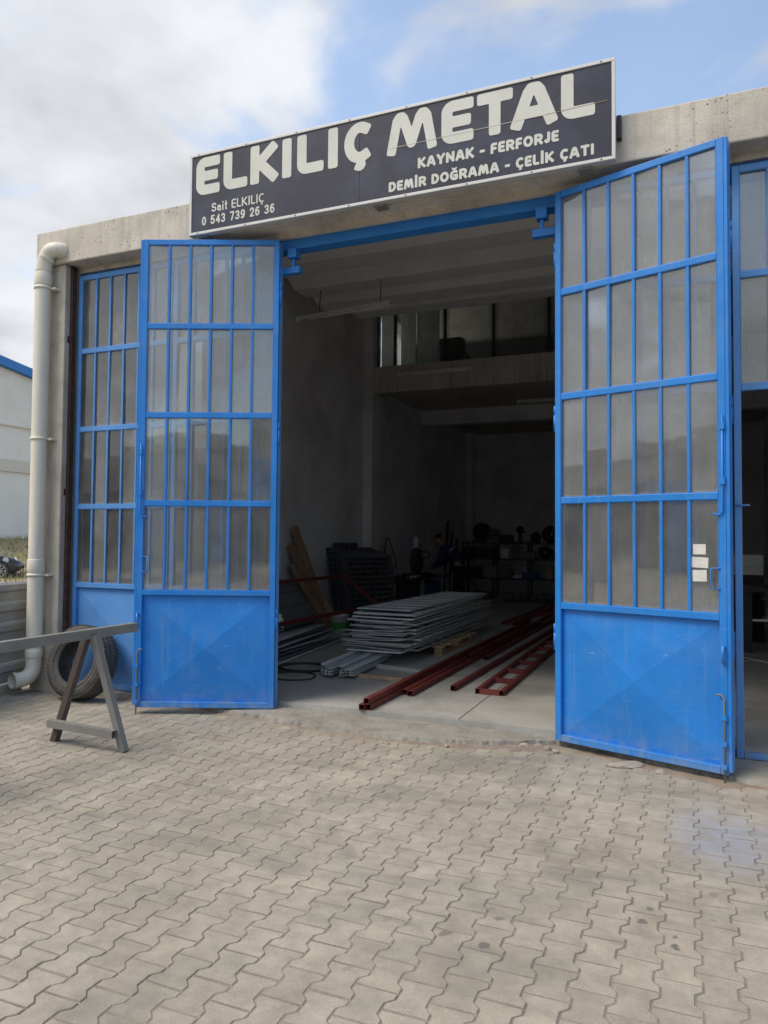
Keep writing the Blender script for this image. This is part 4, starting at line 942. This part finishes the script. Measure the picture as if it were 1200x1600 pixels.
# battens and angle bundles
def plank(name, mat, p0, p1, w_, h_, label, cat, group=None, bevel=0.002, up=(0, 0, 1)):
    p0 = Vector(p0); p1 = Vector(p1); c = (p0 + p1) / 2
    o = MB().bar(p0 - c, p1 - c, w_, h_, up).build(name, mat, None, bevel); o.location = c; return tag(o, label, cat, group)
plank('timber_batten', 'wood', (-3.80, 7.36, FZ + .021), (-2.80, 7.27, FZ + .021), .045, .040, 'raw pine batten on the floor under the grey angle bundles', 'batten')
plank('timber_batten', 'wood_pale', (-3.72, 8.02, FZ + .021), (-2.78, 7.82, FZ + .021), .06, .040, 'whitish batten on the floor behind the pine batten', 'batten')
for gi, (xa, xb) in enumerate(((-3.60, -3.66), (-3.38, -3.46))):
    for k in range(10):
        t_ = empty('angle_bar', (xa + rnd.uniform(-.008, .008) + (k % 3) * .045 - .045, 7.12 + rnd.uniform(-.03, .03), FZ + .043 + (k // 3) * .030), R(4 + rnd.uniform(-.6, .6)))
        L = 1.25 + rnd.uniform(-.05, .05)
        MB().prism([(-.022, 0), (.022, 0), (.022, .004), (-.018, .004), (-.018, .028), (-.022, .028)], 0, L, lambda u, v, d: Vector((u, d, v))).build('flange', 'galv', t_)
        tag(t_, 'grey steel angle in the %s small bundle on the battens, %s' % (('left', 'right')[gi], ('left of its bottom layer', 'middle of its bottom layer', 'right of its bottom layer', 'left of its second layer', 'middle of its second layer', 'right of its second layer', 'left of its third layer', 'middle of its third layer', 'right of its third layer', 'alone on its top')[k]), 'angle bar', 'grey angle bars in bundles')
# dark sheet metal pile at the left
GS = 'dark steel sheets piled by the left wall'
for k in range(7):
    tilt = R(62 - 1.5 * k); h = 0.98 - 0.055 * k
    t_ = empty('steel_sheet', (-5.40 + .085 * k, 8.75 - .03 * k, FZ + .03 + .048 * k), R(6)); tag(t_, 'dark folded steel sheet, %s from the left wall in the leaning pile' % ORD[k], 'steel sheet', GS)
    Mx = Matrix.Rotation(-(math.pi / 2 - tilt), 4, 'Y')
    m = MB(); m.box(-.002, .002, -1.25, 1.35 - .06 * k, 0, h, Mx)
    for q in range(3): m.box(.0025, .022, -1.25, 1.35 - .06 * k, .08 + q * h / 3, .10 + q * h / 3, Mx)
    m.build('sheet', 'dark_steel', t_)
for k in range(10):
    z = FZ + .012 + .027 * k; dx = rnd.uniform(-.07, .07)
    o = MB().prism([(-.28, 0), (.28, 0), (.28, .022), (.276, .022), (.276, .004), (-.276, .004), (-.276, .022), (-.28, .022)], -1.2, 1.2 + rnd.uniform(-.3, .2), lambda u, v, d: Vector((u, d, v))).build('steel_profile', 'dark_steel' if k % 3 else 'galv')
    o.location = (-4.93 + dx - .010 * k, 8.45 + rnd.uniform(-.15, .15), z); o.rotation_euler = (0, 0, R(6 + rnd.uniform(-4, 4)))
    tag(o, 'grey folded steel profile, %s from the floor in the low pile left of the panels' % ORD[k], 'steel profile', 'folded profiles in the low pile')
plank('steel_tube', 'red', (-5.35, 7.6, .98), (-5.30, 10.9, .98), .05, .05, 'red steel rail lying high over the dark sheet pile', 'steel tube', GR)
plank('steel_tube', 'red', (-5.28, 10.95, .99), (-4.55, 10.9, .50), .05, .05, 'red steel tube sloping down behind the bucket', 'steel tube', GR)
plank('steel_tube', 'red', (-4.85, 7.6, .50), (-4.80, 10.4, .50), .05, .05, 'lower red steel rail lying along the dark sheet pile', 'steel tube', GR)
# upright trestle post below that rail so that it is carried
for (x, y, zt, lab) in ((-5.35, 7.9, .952, 'dark steel post carrying the high red rail near the door'), (-5.30, 10.85, .952, 'dark steel post carrying the far end of the high red rail'), (-4.55, 10.88, .47, 'short dark steel post beside the bucket'), (-4.80, 10.25, .472, 'short dark post carrying the lower red rail at its far end'), (-4.85, 7.75, .472, 'short dark post carrying the lower red rail near the door')):
    plank('steel_post', 'black_steel', (x, y, FZ), (x, y, zt), .05, .05, lab, 'steel post')
# old planks leaning on the wall
for i, (y0, z1, y1, lab) in enumerate(((11.05, 1.78, 10.55, 'tallest brown plank leaning on the left wall'), (10.95, 1.50, 10.38, 'middle brown plank leaning on the left wall'), (10.92, 1.18, 10.36, 'shortest brown plank leaning on the left wall'), (11.20, 1.05, 10.80, 'pale broken board leaning among the brown planks'))):
    p0 = (-5.55 + .03 * i, y0, FZ + .02); p1 = (-5.97 + .03 * i, y1, z1)
    plank('timber_plank', 'wood' if i == 3 else 'wood_brown', p0, p1, .19 - .02 * i, .03, lab, 'plank', 'old planks leaning on the wall', up=(1, 0, 0))
# gratings leaning on the wall
for k in range(7):
    t_ = empty('steel_grating', (-5.66 + .065 * k, 11.55 - .045 * k, FZ + .03), -R(32)); tag(t_, 'black steel grating, front one of the leaning stack' if k == 6 else 'black steel grating, %s from the left wall in the leaning stack' % ORD[k], 'grating', 'black gratings leaning on the wall')
    Mx = Matrix.Rotation(-R(17 - k), 4, 'Y'); H_ = 1.36 - .03 * k; W_ = .98
    m = MB(); m.box(-.015, .015, 0, .03, 0, H_, Mx); m.box(-.015, .015, W_ - .03, W_, 0, H_, Mx); m.box(-.015, .015, .031, W_ - .031, 0, .03, Mx); m.box(-.015, .015, .031, W_ - .031, H_ - .03, H_, Mx); m.build('frame', 'grating', t_)
    m = MB()
    for q in range(1, 13): m.box(-.006, .012, .031, W_ - .031, q * H_ / 13 - .019, q * H_ / 13 + .019, Mx)
    for q in range(1, 7): m.box(-.010, .010, q * W_ / 7 - .014, q * W_ / 7 + .014, .031, H_ - .031, Mx)
    m.build('bars', 'grating', t_)
tag(MB().box(-5.97, -5.62, 11.95, 12.30, 1.385, 1.52).build('black_box', 'black_steel', None, 0.02), 'black box lying on top of the leaning gratings', 'box')
# bucket
bk = empty('bucket', (-5.10, 10.48, FZ)); tag(bk, 'white plastic bucket with green label between the pile and the gratings', 'bucket')
MB().lathe([(0, .002), (.115, .002), (.14, .28), (.148, .285), (.148, .30), (.136, .30), (.112, .012), (0, .012)], 24).build('body', 'white', bk)
MB().lathe([(.1235, .08), (.1345, .19)], 24).build('label_band', 'green', bk)
MB().tube([(.146 * math.cos(a), .02, .29 - .11 * math.sin(a)) for a in [math.pi * k / 10 for k in range(11)]], .004, 6).build('handle', 'white', bk)
bt = empty('bottle', (-5.22, 8.93, .985)); tag(bt, 'small white plastic bottle standing at the left door edge over the sheets', 'bottle')
bt.location = (-4.92, 8.35, FZ + .30)
MB().lathe([(0, 0), (.045, 0), (.048, .01), (.048, .13), (.03, .17), (.018, .18), (.018, .20)], 16).build('body', 'white', bt)
MB().lathe([(.021, .185), (.021, .215), (0, .215)], 12).build('cap', 'white', bt)
# hose coils by the left jamb
for i, (cx0, cy0, rr0, lab) in enumerate(((-3.98, 7.05, .24, 'brown hose loop on the floor nearest the left jamb'), (-4.12, 7.55, .26, 'brown hose coil on the floor behind the nearest loop'))):
    pts = [(cx0 + (rr0 + .01 * k / 8) * math.cos(k * .26 + i), cy0 + rr0 * math.sin(k * .26 + i), FZ + .010 + .010 * (k // 24)) for k in range(48 if i else 25)]
    tag(MB().tube(pts, .009, 8).build('hose', 'cable'), lab, 'hose')
pts = [(-4.62, 7.5, FZ + .5), (-4.52, 7.42, FZ + .52), (-4.42, 7.38, FZ + .35), (-4.38, 7.36, FZ + .12), (-4.36, 7.30, FZ + .012), (-4.2, 7.2, FZ + .011)]
tag(MB().tube(pts, .008, 8).build('hose', 'cable'), 'brown hose drooping off the profile pile to the floor', 'hose')
# workbench along the left wall
wb = empty('workbench', (-5.50, 14.4, FZ)); tag(wb, 'long dark steel workbench against the left wall in front of the worker', 'workbench')
MB().box(-.42, .42, -1.65, 1.75, .66, .70).build('top', 'black_steel', wb, 0.005)
for (x, y) in ((-.38, -1.6), (.38, -1.6), (-.38, 0), (.38, 0), (-.38, 1.7), (.38, 1.7)):
    MB().hbar((x, y, 0), (x, y, .659), .07, .07, .004, up=(0, 1, 0)).build('leg', 'steel', wb)
MB().box(-.36, .36, -1.1, -.25, .10, .64).build('cabinet', 'black_steel', wb, 0.01)
MB().box(-.34, .39, .10, 1.2, .05, .60).build('cabinet', 'blue_tool', wb, 0.01)
gm_ = empty('cutting_machine', (-5.42, 14.9, FZ + .70)); tag(gm_, 'dark round cutting machine standing on the workbench left of the worker', 'machine')
MB().box(-.20, .20, -.38, .42, .001, .07).build('base', 'black_steel', gm_, 0.01)
MB().lathe([(0, -.06), (.26, -.06), (.28, -.03), (.28, .03), (.26, .06), (0, .06)], 28, Matrix.Translation((0, -.02, .33)) @ Matrix.Rotation(R(90), 4, 'Y')).build('guard', 'black_steel', gm_)
MB().tube([(.02, .0, .35), (.04, .40, .52), (.04, .55, .50)], .03, 8).build('arm', 'dark_steel', gm_)
MB().lathe([(0, 0), (.07, 0), (.075, .16), (0, .17)], 14, Matrix.Translation((.08, .10, .42)) @ Matrix.Rotation(R(70), 4, 'Y')).build('motor', 'dark_steel', gm_)
for i in range(6):
    o = MB().lathe([(0, 0), (.03, 0), (.032, .045), (.012, .055), (0, .055)], 10).build('metal_fitting', 'chrome' if i % 2 else 'dark_steel'); o.location = (-5.25 + .03 * (i % 2), 13.9 + .11 * i, FZ + .7005)
    tag(o, 'small metal fitting on the workbench, %s from its near end' % ORD[i], 'fitting', 'fittings on the workbench')
# cable loop rising to the wall, switch box
pts = [Vector((-5.72, 13.4, FZ + .72))] + bez((-5.72, 13.55, FZ + .74), (-5.8, 13.9, 1.0), (-5.9, 14.35, 1.60), 8) + bez((-5.9, 14.38, 1.62), (-5.86, 14.5, 1.60), (-5.75, 14.55, .95), 8)
tag(MB().tube(pts, .012, 8).build('power_cable', 'cable'), 'black cable looping up from the workbench to the left wall', 'cable')
tag(MB().tube([(-5.86, 13.78, FZ + .705), (-5.87, 13.78, 1.38)], .010, 8).build('steel_rod', 'dark_steel'), 'thin rod standing upright on the near end of the workbench', 'rod')
sb_ = empty('switch_box', (-5.86, 16.1, 1.35)); tag(sb_, 'white electrical switch box on a stand by the worker head', 'switch box')
MB().box(-.06, .06, -.10, .10, 0, .30).build('box', 'office_white', sb_, 0.01); MB().bar((0, 0, -1.25), (0, 0, -.001), .04, .04).build('stand', 'white', sb_)
MB().lathe([(0, .02), (.03, .02), (.03, 0)], 12, Matrix.Translation((.061, 0, .10)) @ Matrix.Rotation(R(90), 4, 'Y')).build('switch', 'black_steel', sb_)

# worker bending over the bench
def skin(name, mat, chains, parent, lv=2):
    vs = []; es = []; rs = []; idx = {}
    for ch in chains:
        prev = None
        for (p, r) in ch:
            k = tuple(round(x, 4) for x in p)
            if k not in idx: idx[k] = len(vs); vs.append(p); rs.append(r)
            i = idx[k]
            if prev is not None and prev != i: es.append((prev, i))
            prev = i
    me = bpy.data.meshes.new(name); me.from_pydata(vs, es, []); o = bpy.data.objects.new(name, me); col.objects.link(o); o.parent = parent
    sm_ = o.modifiers.new('skin', 'SKIN'); sm_.use_smooth_shade = True
    for i, r in enumerate(rs):
        sv = me.skin_vertices[0].data[i]; sv.radius = (r, r) if not isinstance(r, tuple) else r; sv.use_root = (i == 0)
    ss = o.modifiers.new('sub', 'SUBSURF'); ss.levels = lv; ss.render_levels = lv
    me.materials.append(MT[mat]); return o
wk = empty('person', (-4.68, 15.55, FZ), 0.0); tag(wk, 'person in navy work jacket bending forward over the workbench', 'person')
hip = (0.02, 0, .90); sp1 = (-.06, 0, 1.06); sp2 = (-.20, 0, 1.22); nk0 = (-.33, 0, 1.35); nk1 = (-.40, 0, 1.41); hd0 = (-.47, 0, 1.47); hd1 = (-.53, 0, 1.53)
def arm(s): return [((-.30, 0, 1.31), .10), ((-.31, s * .19, 1.27), .055), ((-.36, s * .25, 1.02), .045), ((-.58, s * .20, .88), .034), ((-.66, s * .17, .85), .026)]
def hand(s):
    w0 = Vector((-.66, s * .17, .85)); r = [[((-.66, s * .17, .85), .026), ((-.71, s * .16, .835), (.036, .018))]]
    for q, (dy, ln) in enumerate(((-.030, .060), (-.010, .072), (.010, .068), (.030, .052))):
        b = (-.71, s * .16, .835); r.append([(b, (.036, .018)), ((-.735, s * .16 + dy, .832), .010), ((-.735 - ln * .6, s * .16 + dy * 1.15, .818), .009), ((-.735 - ln * .9, s * .16 + dy * 1.15, .800), .008)])
    r.append([((-.66, s * .17, .85), .026), ((-.685, s * .17 - s * .045, .838), .011), ((-.72, s * .17 - s * .062, .822), .009)])
    return r
def lg(s): return [(hip, .14), ((.03, s * .10, .84), .095), ((-.02, s * .11, .48), .062), ((.05, s * .11, .10), .044), ((.03, s * .11, .05), .045), ((-.12, s * .12, .035), .036)]
body = skin('body', 'skin', [[(hip, .13), (sp1, .125), (sp2, .13), ((-.30, 0, 1.31), .10), (nk0, .065), (nk1, .055), (hd0, .085), (hd1, .088), ((-.565, 0, 1.58), .055)], arm(1), arm(-1), lg(1), lg(-1)] + hand(1) + hand(-1), wk)
skin('jacket', 'navy', [[((.03, 0, .86), .165), (sp1, .155), (sp2, .165), ((-.30, 0, 1.31), .135), ((-.355, 0, 1.37), .075)]] + [[((-.30, 0, 1.31), .135), ((-.31, s * .20, 1.275), .080), ((-.36, s * .26, 1.02), .068), ((-.57, s * .205, .885), .050)] for s in (1, -1)], wk)
skin('trousers', 'trouser', [[((.03, 0, .90), .150)] + [((.03, s * .10, .82), .112), ((-.02, s * .11, .48), .080), ((.05, s * .11, .10), .066)] for s in (1, -1)], wk)
for s in (1, -1): skin('shoe', 'trouser', [[((.07, s * .11, .055), .052), ((-.03, s * .115, .045), .048), ((-.16, s * .12, .038), .036)]], wk, 1)
skin('hair', 'hair', [[((-.44, 0, 1.50), .075), ((-.49, 0, 1.56), .092), ((-.545, 0, 1.595), .072)]], wk)
m = MB()
for s in (1, -1): m.lathe([(0, .006), (.010, .003), (.012, 0)], 8, Matrix.Translation((-.615, s * .035, 1.50)) @ Matrix.Rotation(R(-100), 4, 'Y'))
m.build('eyes', 'hair', wk)
m = MB(); m.tube([(-.615, 0, 1.515), (-.645, 0, 1.475), (-.622, 0, 1.468)], [.008, .014, .008], 8); m.build('nose', 'skin', wk)
for s in (1, -1): MB().lathe([(0, .008), (.018, .012), (.028, 0), (.018, -.006)], 10, Matrix.Translation((-.49, s * .088, 1.50)) @ Matrix.Rotation(R(90 * -s), 4, 'X')).build('ear', 'skin', wk)
m = MB(); m.lathe([(.1715, -.012), (.1725, .012)], 20, Matrix.Translation((-.20, 0, 1.22)) @ Matrix.Rotation(R(-42), 4, 'Y')); m.build('reflective_stripe', 'reflect', wk)

# rack with tools on the back wall
rk = empty('tool_rack', (-4.35, 18.9, FZ)); tag(rk, 'long black steel tool rack standing in the dark back of the hall', 'rack')
for x in (-1.15, -.35, .55, 1.25):
    for y in (-.22, .22): MB().bar((x, y, 0), (x, y, 1.45), .05, .05).build('post', 'black_steel', rk)
for z in (.50, 1.00, 1.40): MB().box(-1.2, 1.3, -.27, .27, z - .02, z + .02).build('shelf', 'black_steel', rk, 0.003)
def thing_on(name, mat, x, y, z, kind, sc, label, cat):
    m = MB()
    if kind == 'box': m.box(-.5 * sc[0], .5 * sc[0], -.5 * sc[1], .5 * sc[1], 0, sc[2]); bv = .01
    elif kind == 'saw':
        m.lathe([(0, -.03), (sc[0], -.03), (sc[0] * 1.05, 0), (sc[0], .03), (0, .03)], 24, Matrix.Translation((0, 0, sc[0] * 1.1)) @ Matrix.Rotation(R(90), 4, 'X')); m.box(-sc[0], sc[0] * .9, -.12, .12, 0, .06); m.tube([(0, -.04, sc[0]), (.1, -.16, sc[0] * 1.4), (.18, -.2, sc[0] * 1.2)], .03, 8); bv = 0
    elif kind == 'drill':
        m.lathe([(.09, 0), (.10, .03), (.04, .06), (.035, .25), (.09, .27), (.10, .36), (.07, .42), (0, .43)], 16); m.tube([(0, 0, .30), (.18, 0, .26)], .015, 8); bv = 0
    elif kind == 'roll':
        m.lathe([(.05, -.12), (sc[0], -.12), (sc[0], .12), (.05, .12)], 20, Matrix.Translation((0, 0, sc[0])) @ Matrix.Rotation(R(90), 4, 'X'), True, True); bv = 0
    o = m.build(name, mat, None, bv); o.location = (x, y, z); tag(o, label, cat)
tz = FZ + 1.421
thing_on('mitre_saw', 'black_steel', -5.05, 18.85, tz, 'saw', (.24,), 'dark round mitre saw on the rack top at its left end', 'saw')
thing_on('drill_stand', 'black_steel', -4.05, 18.85, tz, 'drill', None, 'dark upright drill stand on the rack top', 'machine')
thing_on('grinder', 'black_steel', -3.65, 18.85, tz, 'saw', (.13,), 'dark grinder on the rack top right of the drill stand', 'machine')
thing_on('compressor', 'black_steel', -3.25, 18.85, tz, 'roll', (.22,), 'dark round compressor at the right of the rack top', 'machine')
thing_on('white_case', 'white', -4.40, 18.75, FZ + 1.021, 'box', (.20, .2, .26), 'pale square case on the middle rack shelf', 'case')
thing_on('cable_reel', 'black_steel', -3.40, 18.8, FZ + 1.021, 'roll', (.16,), 'black cable reel on the middle shelf at the right', 'reel')
thing_on('tool_box', 'black_steel', -4.95, 18.8, FZ + 1.021, 'box', (.5, .3, .28), 'black tool box on the middle shelf at the left', 'tool box')
thing_on('tool_case', 'blue_tool', -3.75, 18.75, FZ + .521, 'box', (.42, .26, .15), 'navy tool case on the lower rack shelf', 'tool case')
thing_on('carton', 'card', -3.28, 18.75, FZ + .521, 'box', (.16, .2, .34), 'upright brown carton at the right of the lower shelf', 'carton')
thing_on('steel_block', 'steel', -4.75, 18.75, FZ + .521, 'box', (.3, .3, .30), 'grey steel block on the lower shelf at the left', 'block')
for i, (x, z1) in enumerate(((-5.72, 2.05), (-5.60, 1.80), (-5.48, 1.62))):
    plank('steel_bar', 'black_steel', (x + .1, 17.4, FZ), (x, 18.0, z1), .07, .05, ['tallest', 'middle', 'shortest'][i] + ' black bar leaning upright behind the worker', 'steel bar')
for i, (nm, mt, x, lv, kd, sc, what, cat) in enumerate((
        ('welding_machine', 'black_steel', -5.40, 1.02, 'box', (.26, .4, .30), 'dark welding machine at the far left of the middle rack shelf', 'machine'),
        ('belt_sander', 'dark_steel', -4.70, 1.42, 'saw', (.17,), 'dark grey belt sander on the rack top beside the mitre saw', 'machine'),
        ('motor_block', 'black_steel', -4.38, 1.42, 'box', (.30, .3, .20), 'low black motor block on the rack top left of the drill stand', 'machine'),
        ('spindle_tool', 'steel', -4.14, 1.02, 'drill', None, 'grey spindle tool on the middle shelf beside the pale case', 'tool'),
        ('parts_crate', 'dark_steel', -3.80, 1.02, 'box', (.34, .3, .17), 'dark grey parts crate on the middle rack shelf', 'crate'),
        ('parts_crate', 'black_steel', -3.12, 1.02, 'box', (.20, .3, .24), 'black parts crate at the right end of the middle rack shelf', 'crate'),
        ('tool_bag', 'black_steel', -5.25, .52, 'box', (.40, .3, .26), 'black tool bag at the far left of the lower rack shelf', 'bag'),
        ('wire_spool', 'dark_steel', -4.35, .52, 'roll', (.15,), 'grey wire spool on the lower rack shelf', 'spool'),
        ('metal_tray', 'galv', -4.05, .52, 'box', (.22, .3, .10), 'shallow pale metal tray on the lower rack shelf', 'tray'),
        ('machine_stand', 'black_steel', -5.62, .001, 'drill', None, 'small dark stand on the floor left of the rack', 'stand'))):
    thing_on(nm, mt, x, 18.78, FZ + lv + (.001 if lv > .1 else 0), kd, sc, what, cat)
# vertical spiked rail piece on the floor before the rack
t_ = empty('spiked_rail', (-3.55, 17.6, FZ)); tag(t_, 'dark spiked fence rail lying before the rack', 'rail')
MB().box(-.6, .6, -.04, .04, .001, .09).build('rail', 'black_steel', t_)
for k in range(5): MB().lathe([(.05, .09), (.02, .17), (0, .24)], 8, Matrix.Translation((-.4 + .2 * k, 0, 0))).build('spike', 'black_steel', t_)
# lamps
def lamp(p0, p1, label, wires=None):
    p0 = Vector(p0); p1 = Vector(p1); c = (p0 + p1) / 2; t = empty('fluorescent_lamp', c); tag(t, label, 'lamp', 'unlit fluorescent lamps'); a = p0 - c; b = p1 - c; d = (b - a).normalized()
    MB().bar(a, b, .07, .05).build('housing', 'white', t, 0.008)
    MB().tube([a + Vector((0, 0, -.04)) + d * .05, b + Vector((0, 0, -.04)) - d * .05], .016, 10).build('tube', 'tube_lamp', t)
    for e, s in ((a, 1), (b, -1)): MB().box(e.x - .03, e.x + .03, e.y - .04, e.y + .04, e.z - .055, e.z + .027).build('end_cap', 'office_white', t, 0.008)
    if wires:
        for q in wires:
            s0 = a + (b - a) * q; MB().tube([s0 + Vector((0, 0, .026)), s0 + Vector((-.03, .10, 5.402 - c.z))], .006, 6).build('wire', 'cable', t)
lamp((-5.545, 9.861, 4.97), (-4.009, 9.72, 5.0), 'unlit tube lamp hanging on wires nearest the door', (.24, .92))
lamp((-5.30, 13.455, 4.845), (-3.84, 13.455, 4.86), 'unlit tube lamp fixed across the mezzanine beam face')
lamp((-3.54, 13.95, 4.665), (-2.2, 13.95, 4.665), 'unlit tube lamp fixed under the mezzanine just behind its beam')
lamp((-3.50, 16.1, 4.665), (-2.2, 16.1, 4.665), 'unlit tube lamp under the mezzanine further back')
# dark chair back seen behind the office glass
ch = empty('office_chair', (-4.52, 14.35, 4.981)); tag(ch, 'black rounded chair back behind the mezzanine glass', 'chair')
ol = [(-.37, .42), (.37, .42)] + [(.37 - .12 + .12 * math.cos(a), .66 - .12 + .12 * math.sin(a)) for a in [math.pi / 2 * k / 6 for k in range(7)]] + [(-.37 + .12 - .12 * math.sin(a), .66 - .12 + .12 * math.cos(a)) for a in [math.pi / 2 * k / 6 for k in range(7)]]
ol = [(-.37, .10), (.37, .10)] + [(x, y) for x, y in ol[2:]]
MB().prism(ol, -.04, .04, lambda u, v, d: Vector((u, d - .20, v + .02))).build('backrest', 'black_steel', ch, 0.015)
MB().box(-.33, .33, -.15, .35, .36, .44).build('seat', 'black_steel', ch, 0.03)
for (x, y) in ((-.28, -.1), (.28, -.1), (-.28, .3), (.28, .3)): MB().bar((x, y, .001), (x, y, .359), .035, .035).build('leg', 'black_steel', ch)

# things seen through the wicket doorway at the right edge
tb = empty('steel_table', (1.15, 11.6, FZ)); tag(tb, 'black steel table seen through the doorway at the right edge', 'table')
MB().box(-.62, .58, -.5, .5, .82, .87).build('top', 'black_steel', tb, 0.004)
for (x, y) in ((-.45, -.4), (.5, -.4), (-.45, .4), (.5, .4)): MB().bar((x, y, 0), (x, y, .819), .12, .12).build('leg', 'black_steel', tb)
MB().box(-.40, .46, -.38, .38, .40, .43).build('shelf', 'black_steel', tb)
MB().bar((-.40, -.42, .44), (.46, -.42, .44), .03, .03).build('brace', 'chrome', tb)
thing_on('bench_drill', 'dark_steel', 0.98, 11.4, FZ + .431, 'drill', None, 'grey bench drill on the lower shelf of the right table', 'machine')
pw = empty('white_cabinet', (0.80, 12.6, FZ)); tag(pw, 'white cabinet standing behind the table in the right doorway', 'cabinet')
MB().box(-.21, .21, -.2, .2, .001, 1.12).build('body', 'black_steel', pw, 0.005); MB().box(-.20, .20, -.21, -.201, 1.0, 1.118).build('top_panel', 'office_white', pw); MB().box(-.20, .20, -.2, .2, 1.121, 1.30).build('top_box', 'office_white', pw, 0.005)
for i in range(2):
    pts = [(0.55 + .12 * k, 10.2 + .25 * math.sin(k * .9 + i * 2) + .3 * i, FZ + .008) for k in range(10)]
    tag(MB().tube(pts, .007, 6).build('floor_cable', 'galv'), ['pale cable lying on the floor inside the right doorway', 'second pale cable lying behind the first inside the right doorway'][i], 'cable')
bpart('floor_joint', 'black_gap', (-1.8, -1.792, 5.97, 13.0, FZ + 0.0005, FZ + 0.0012))
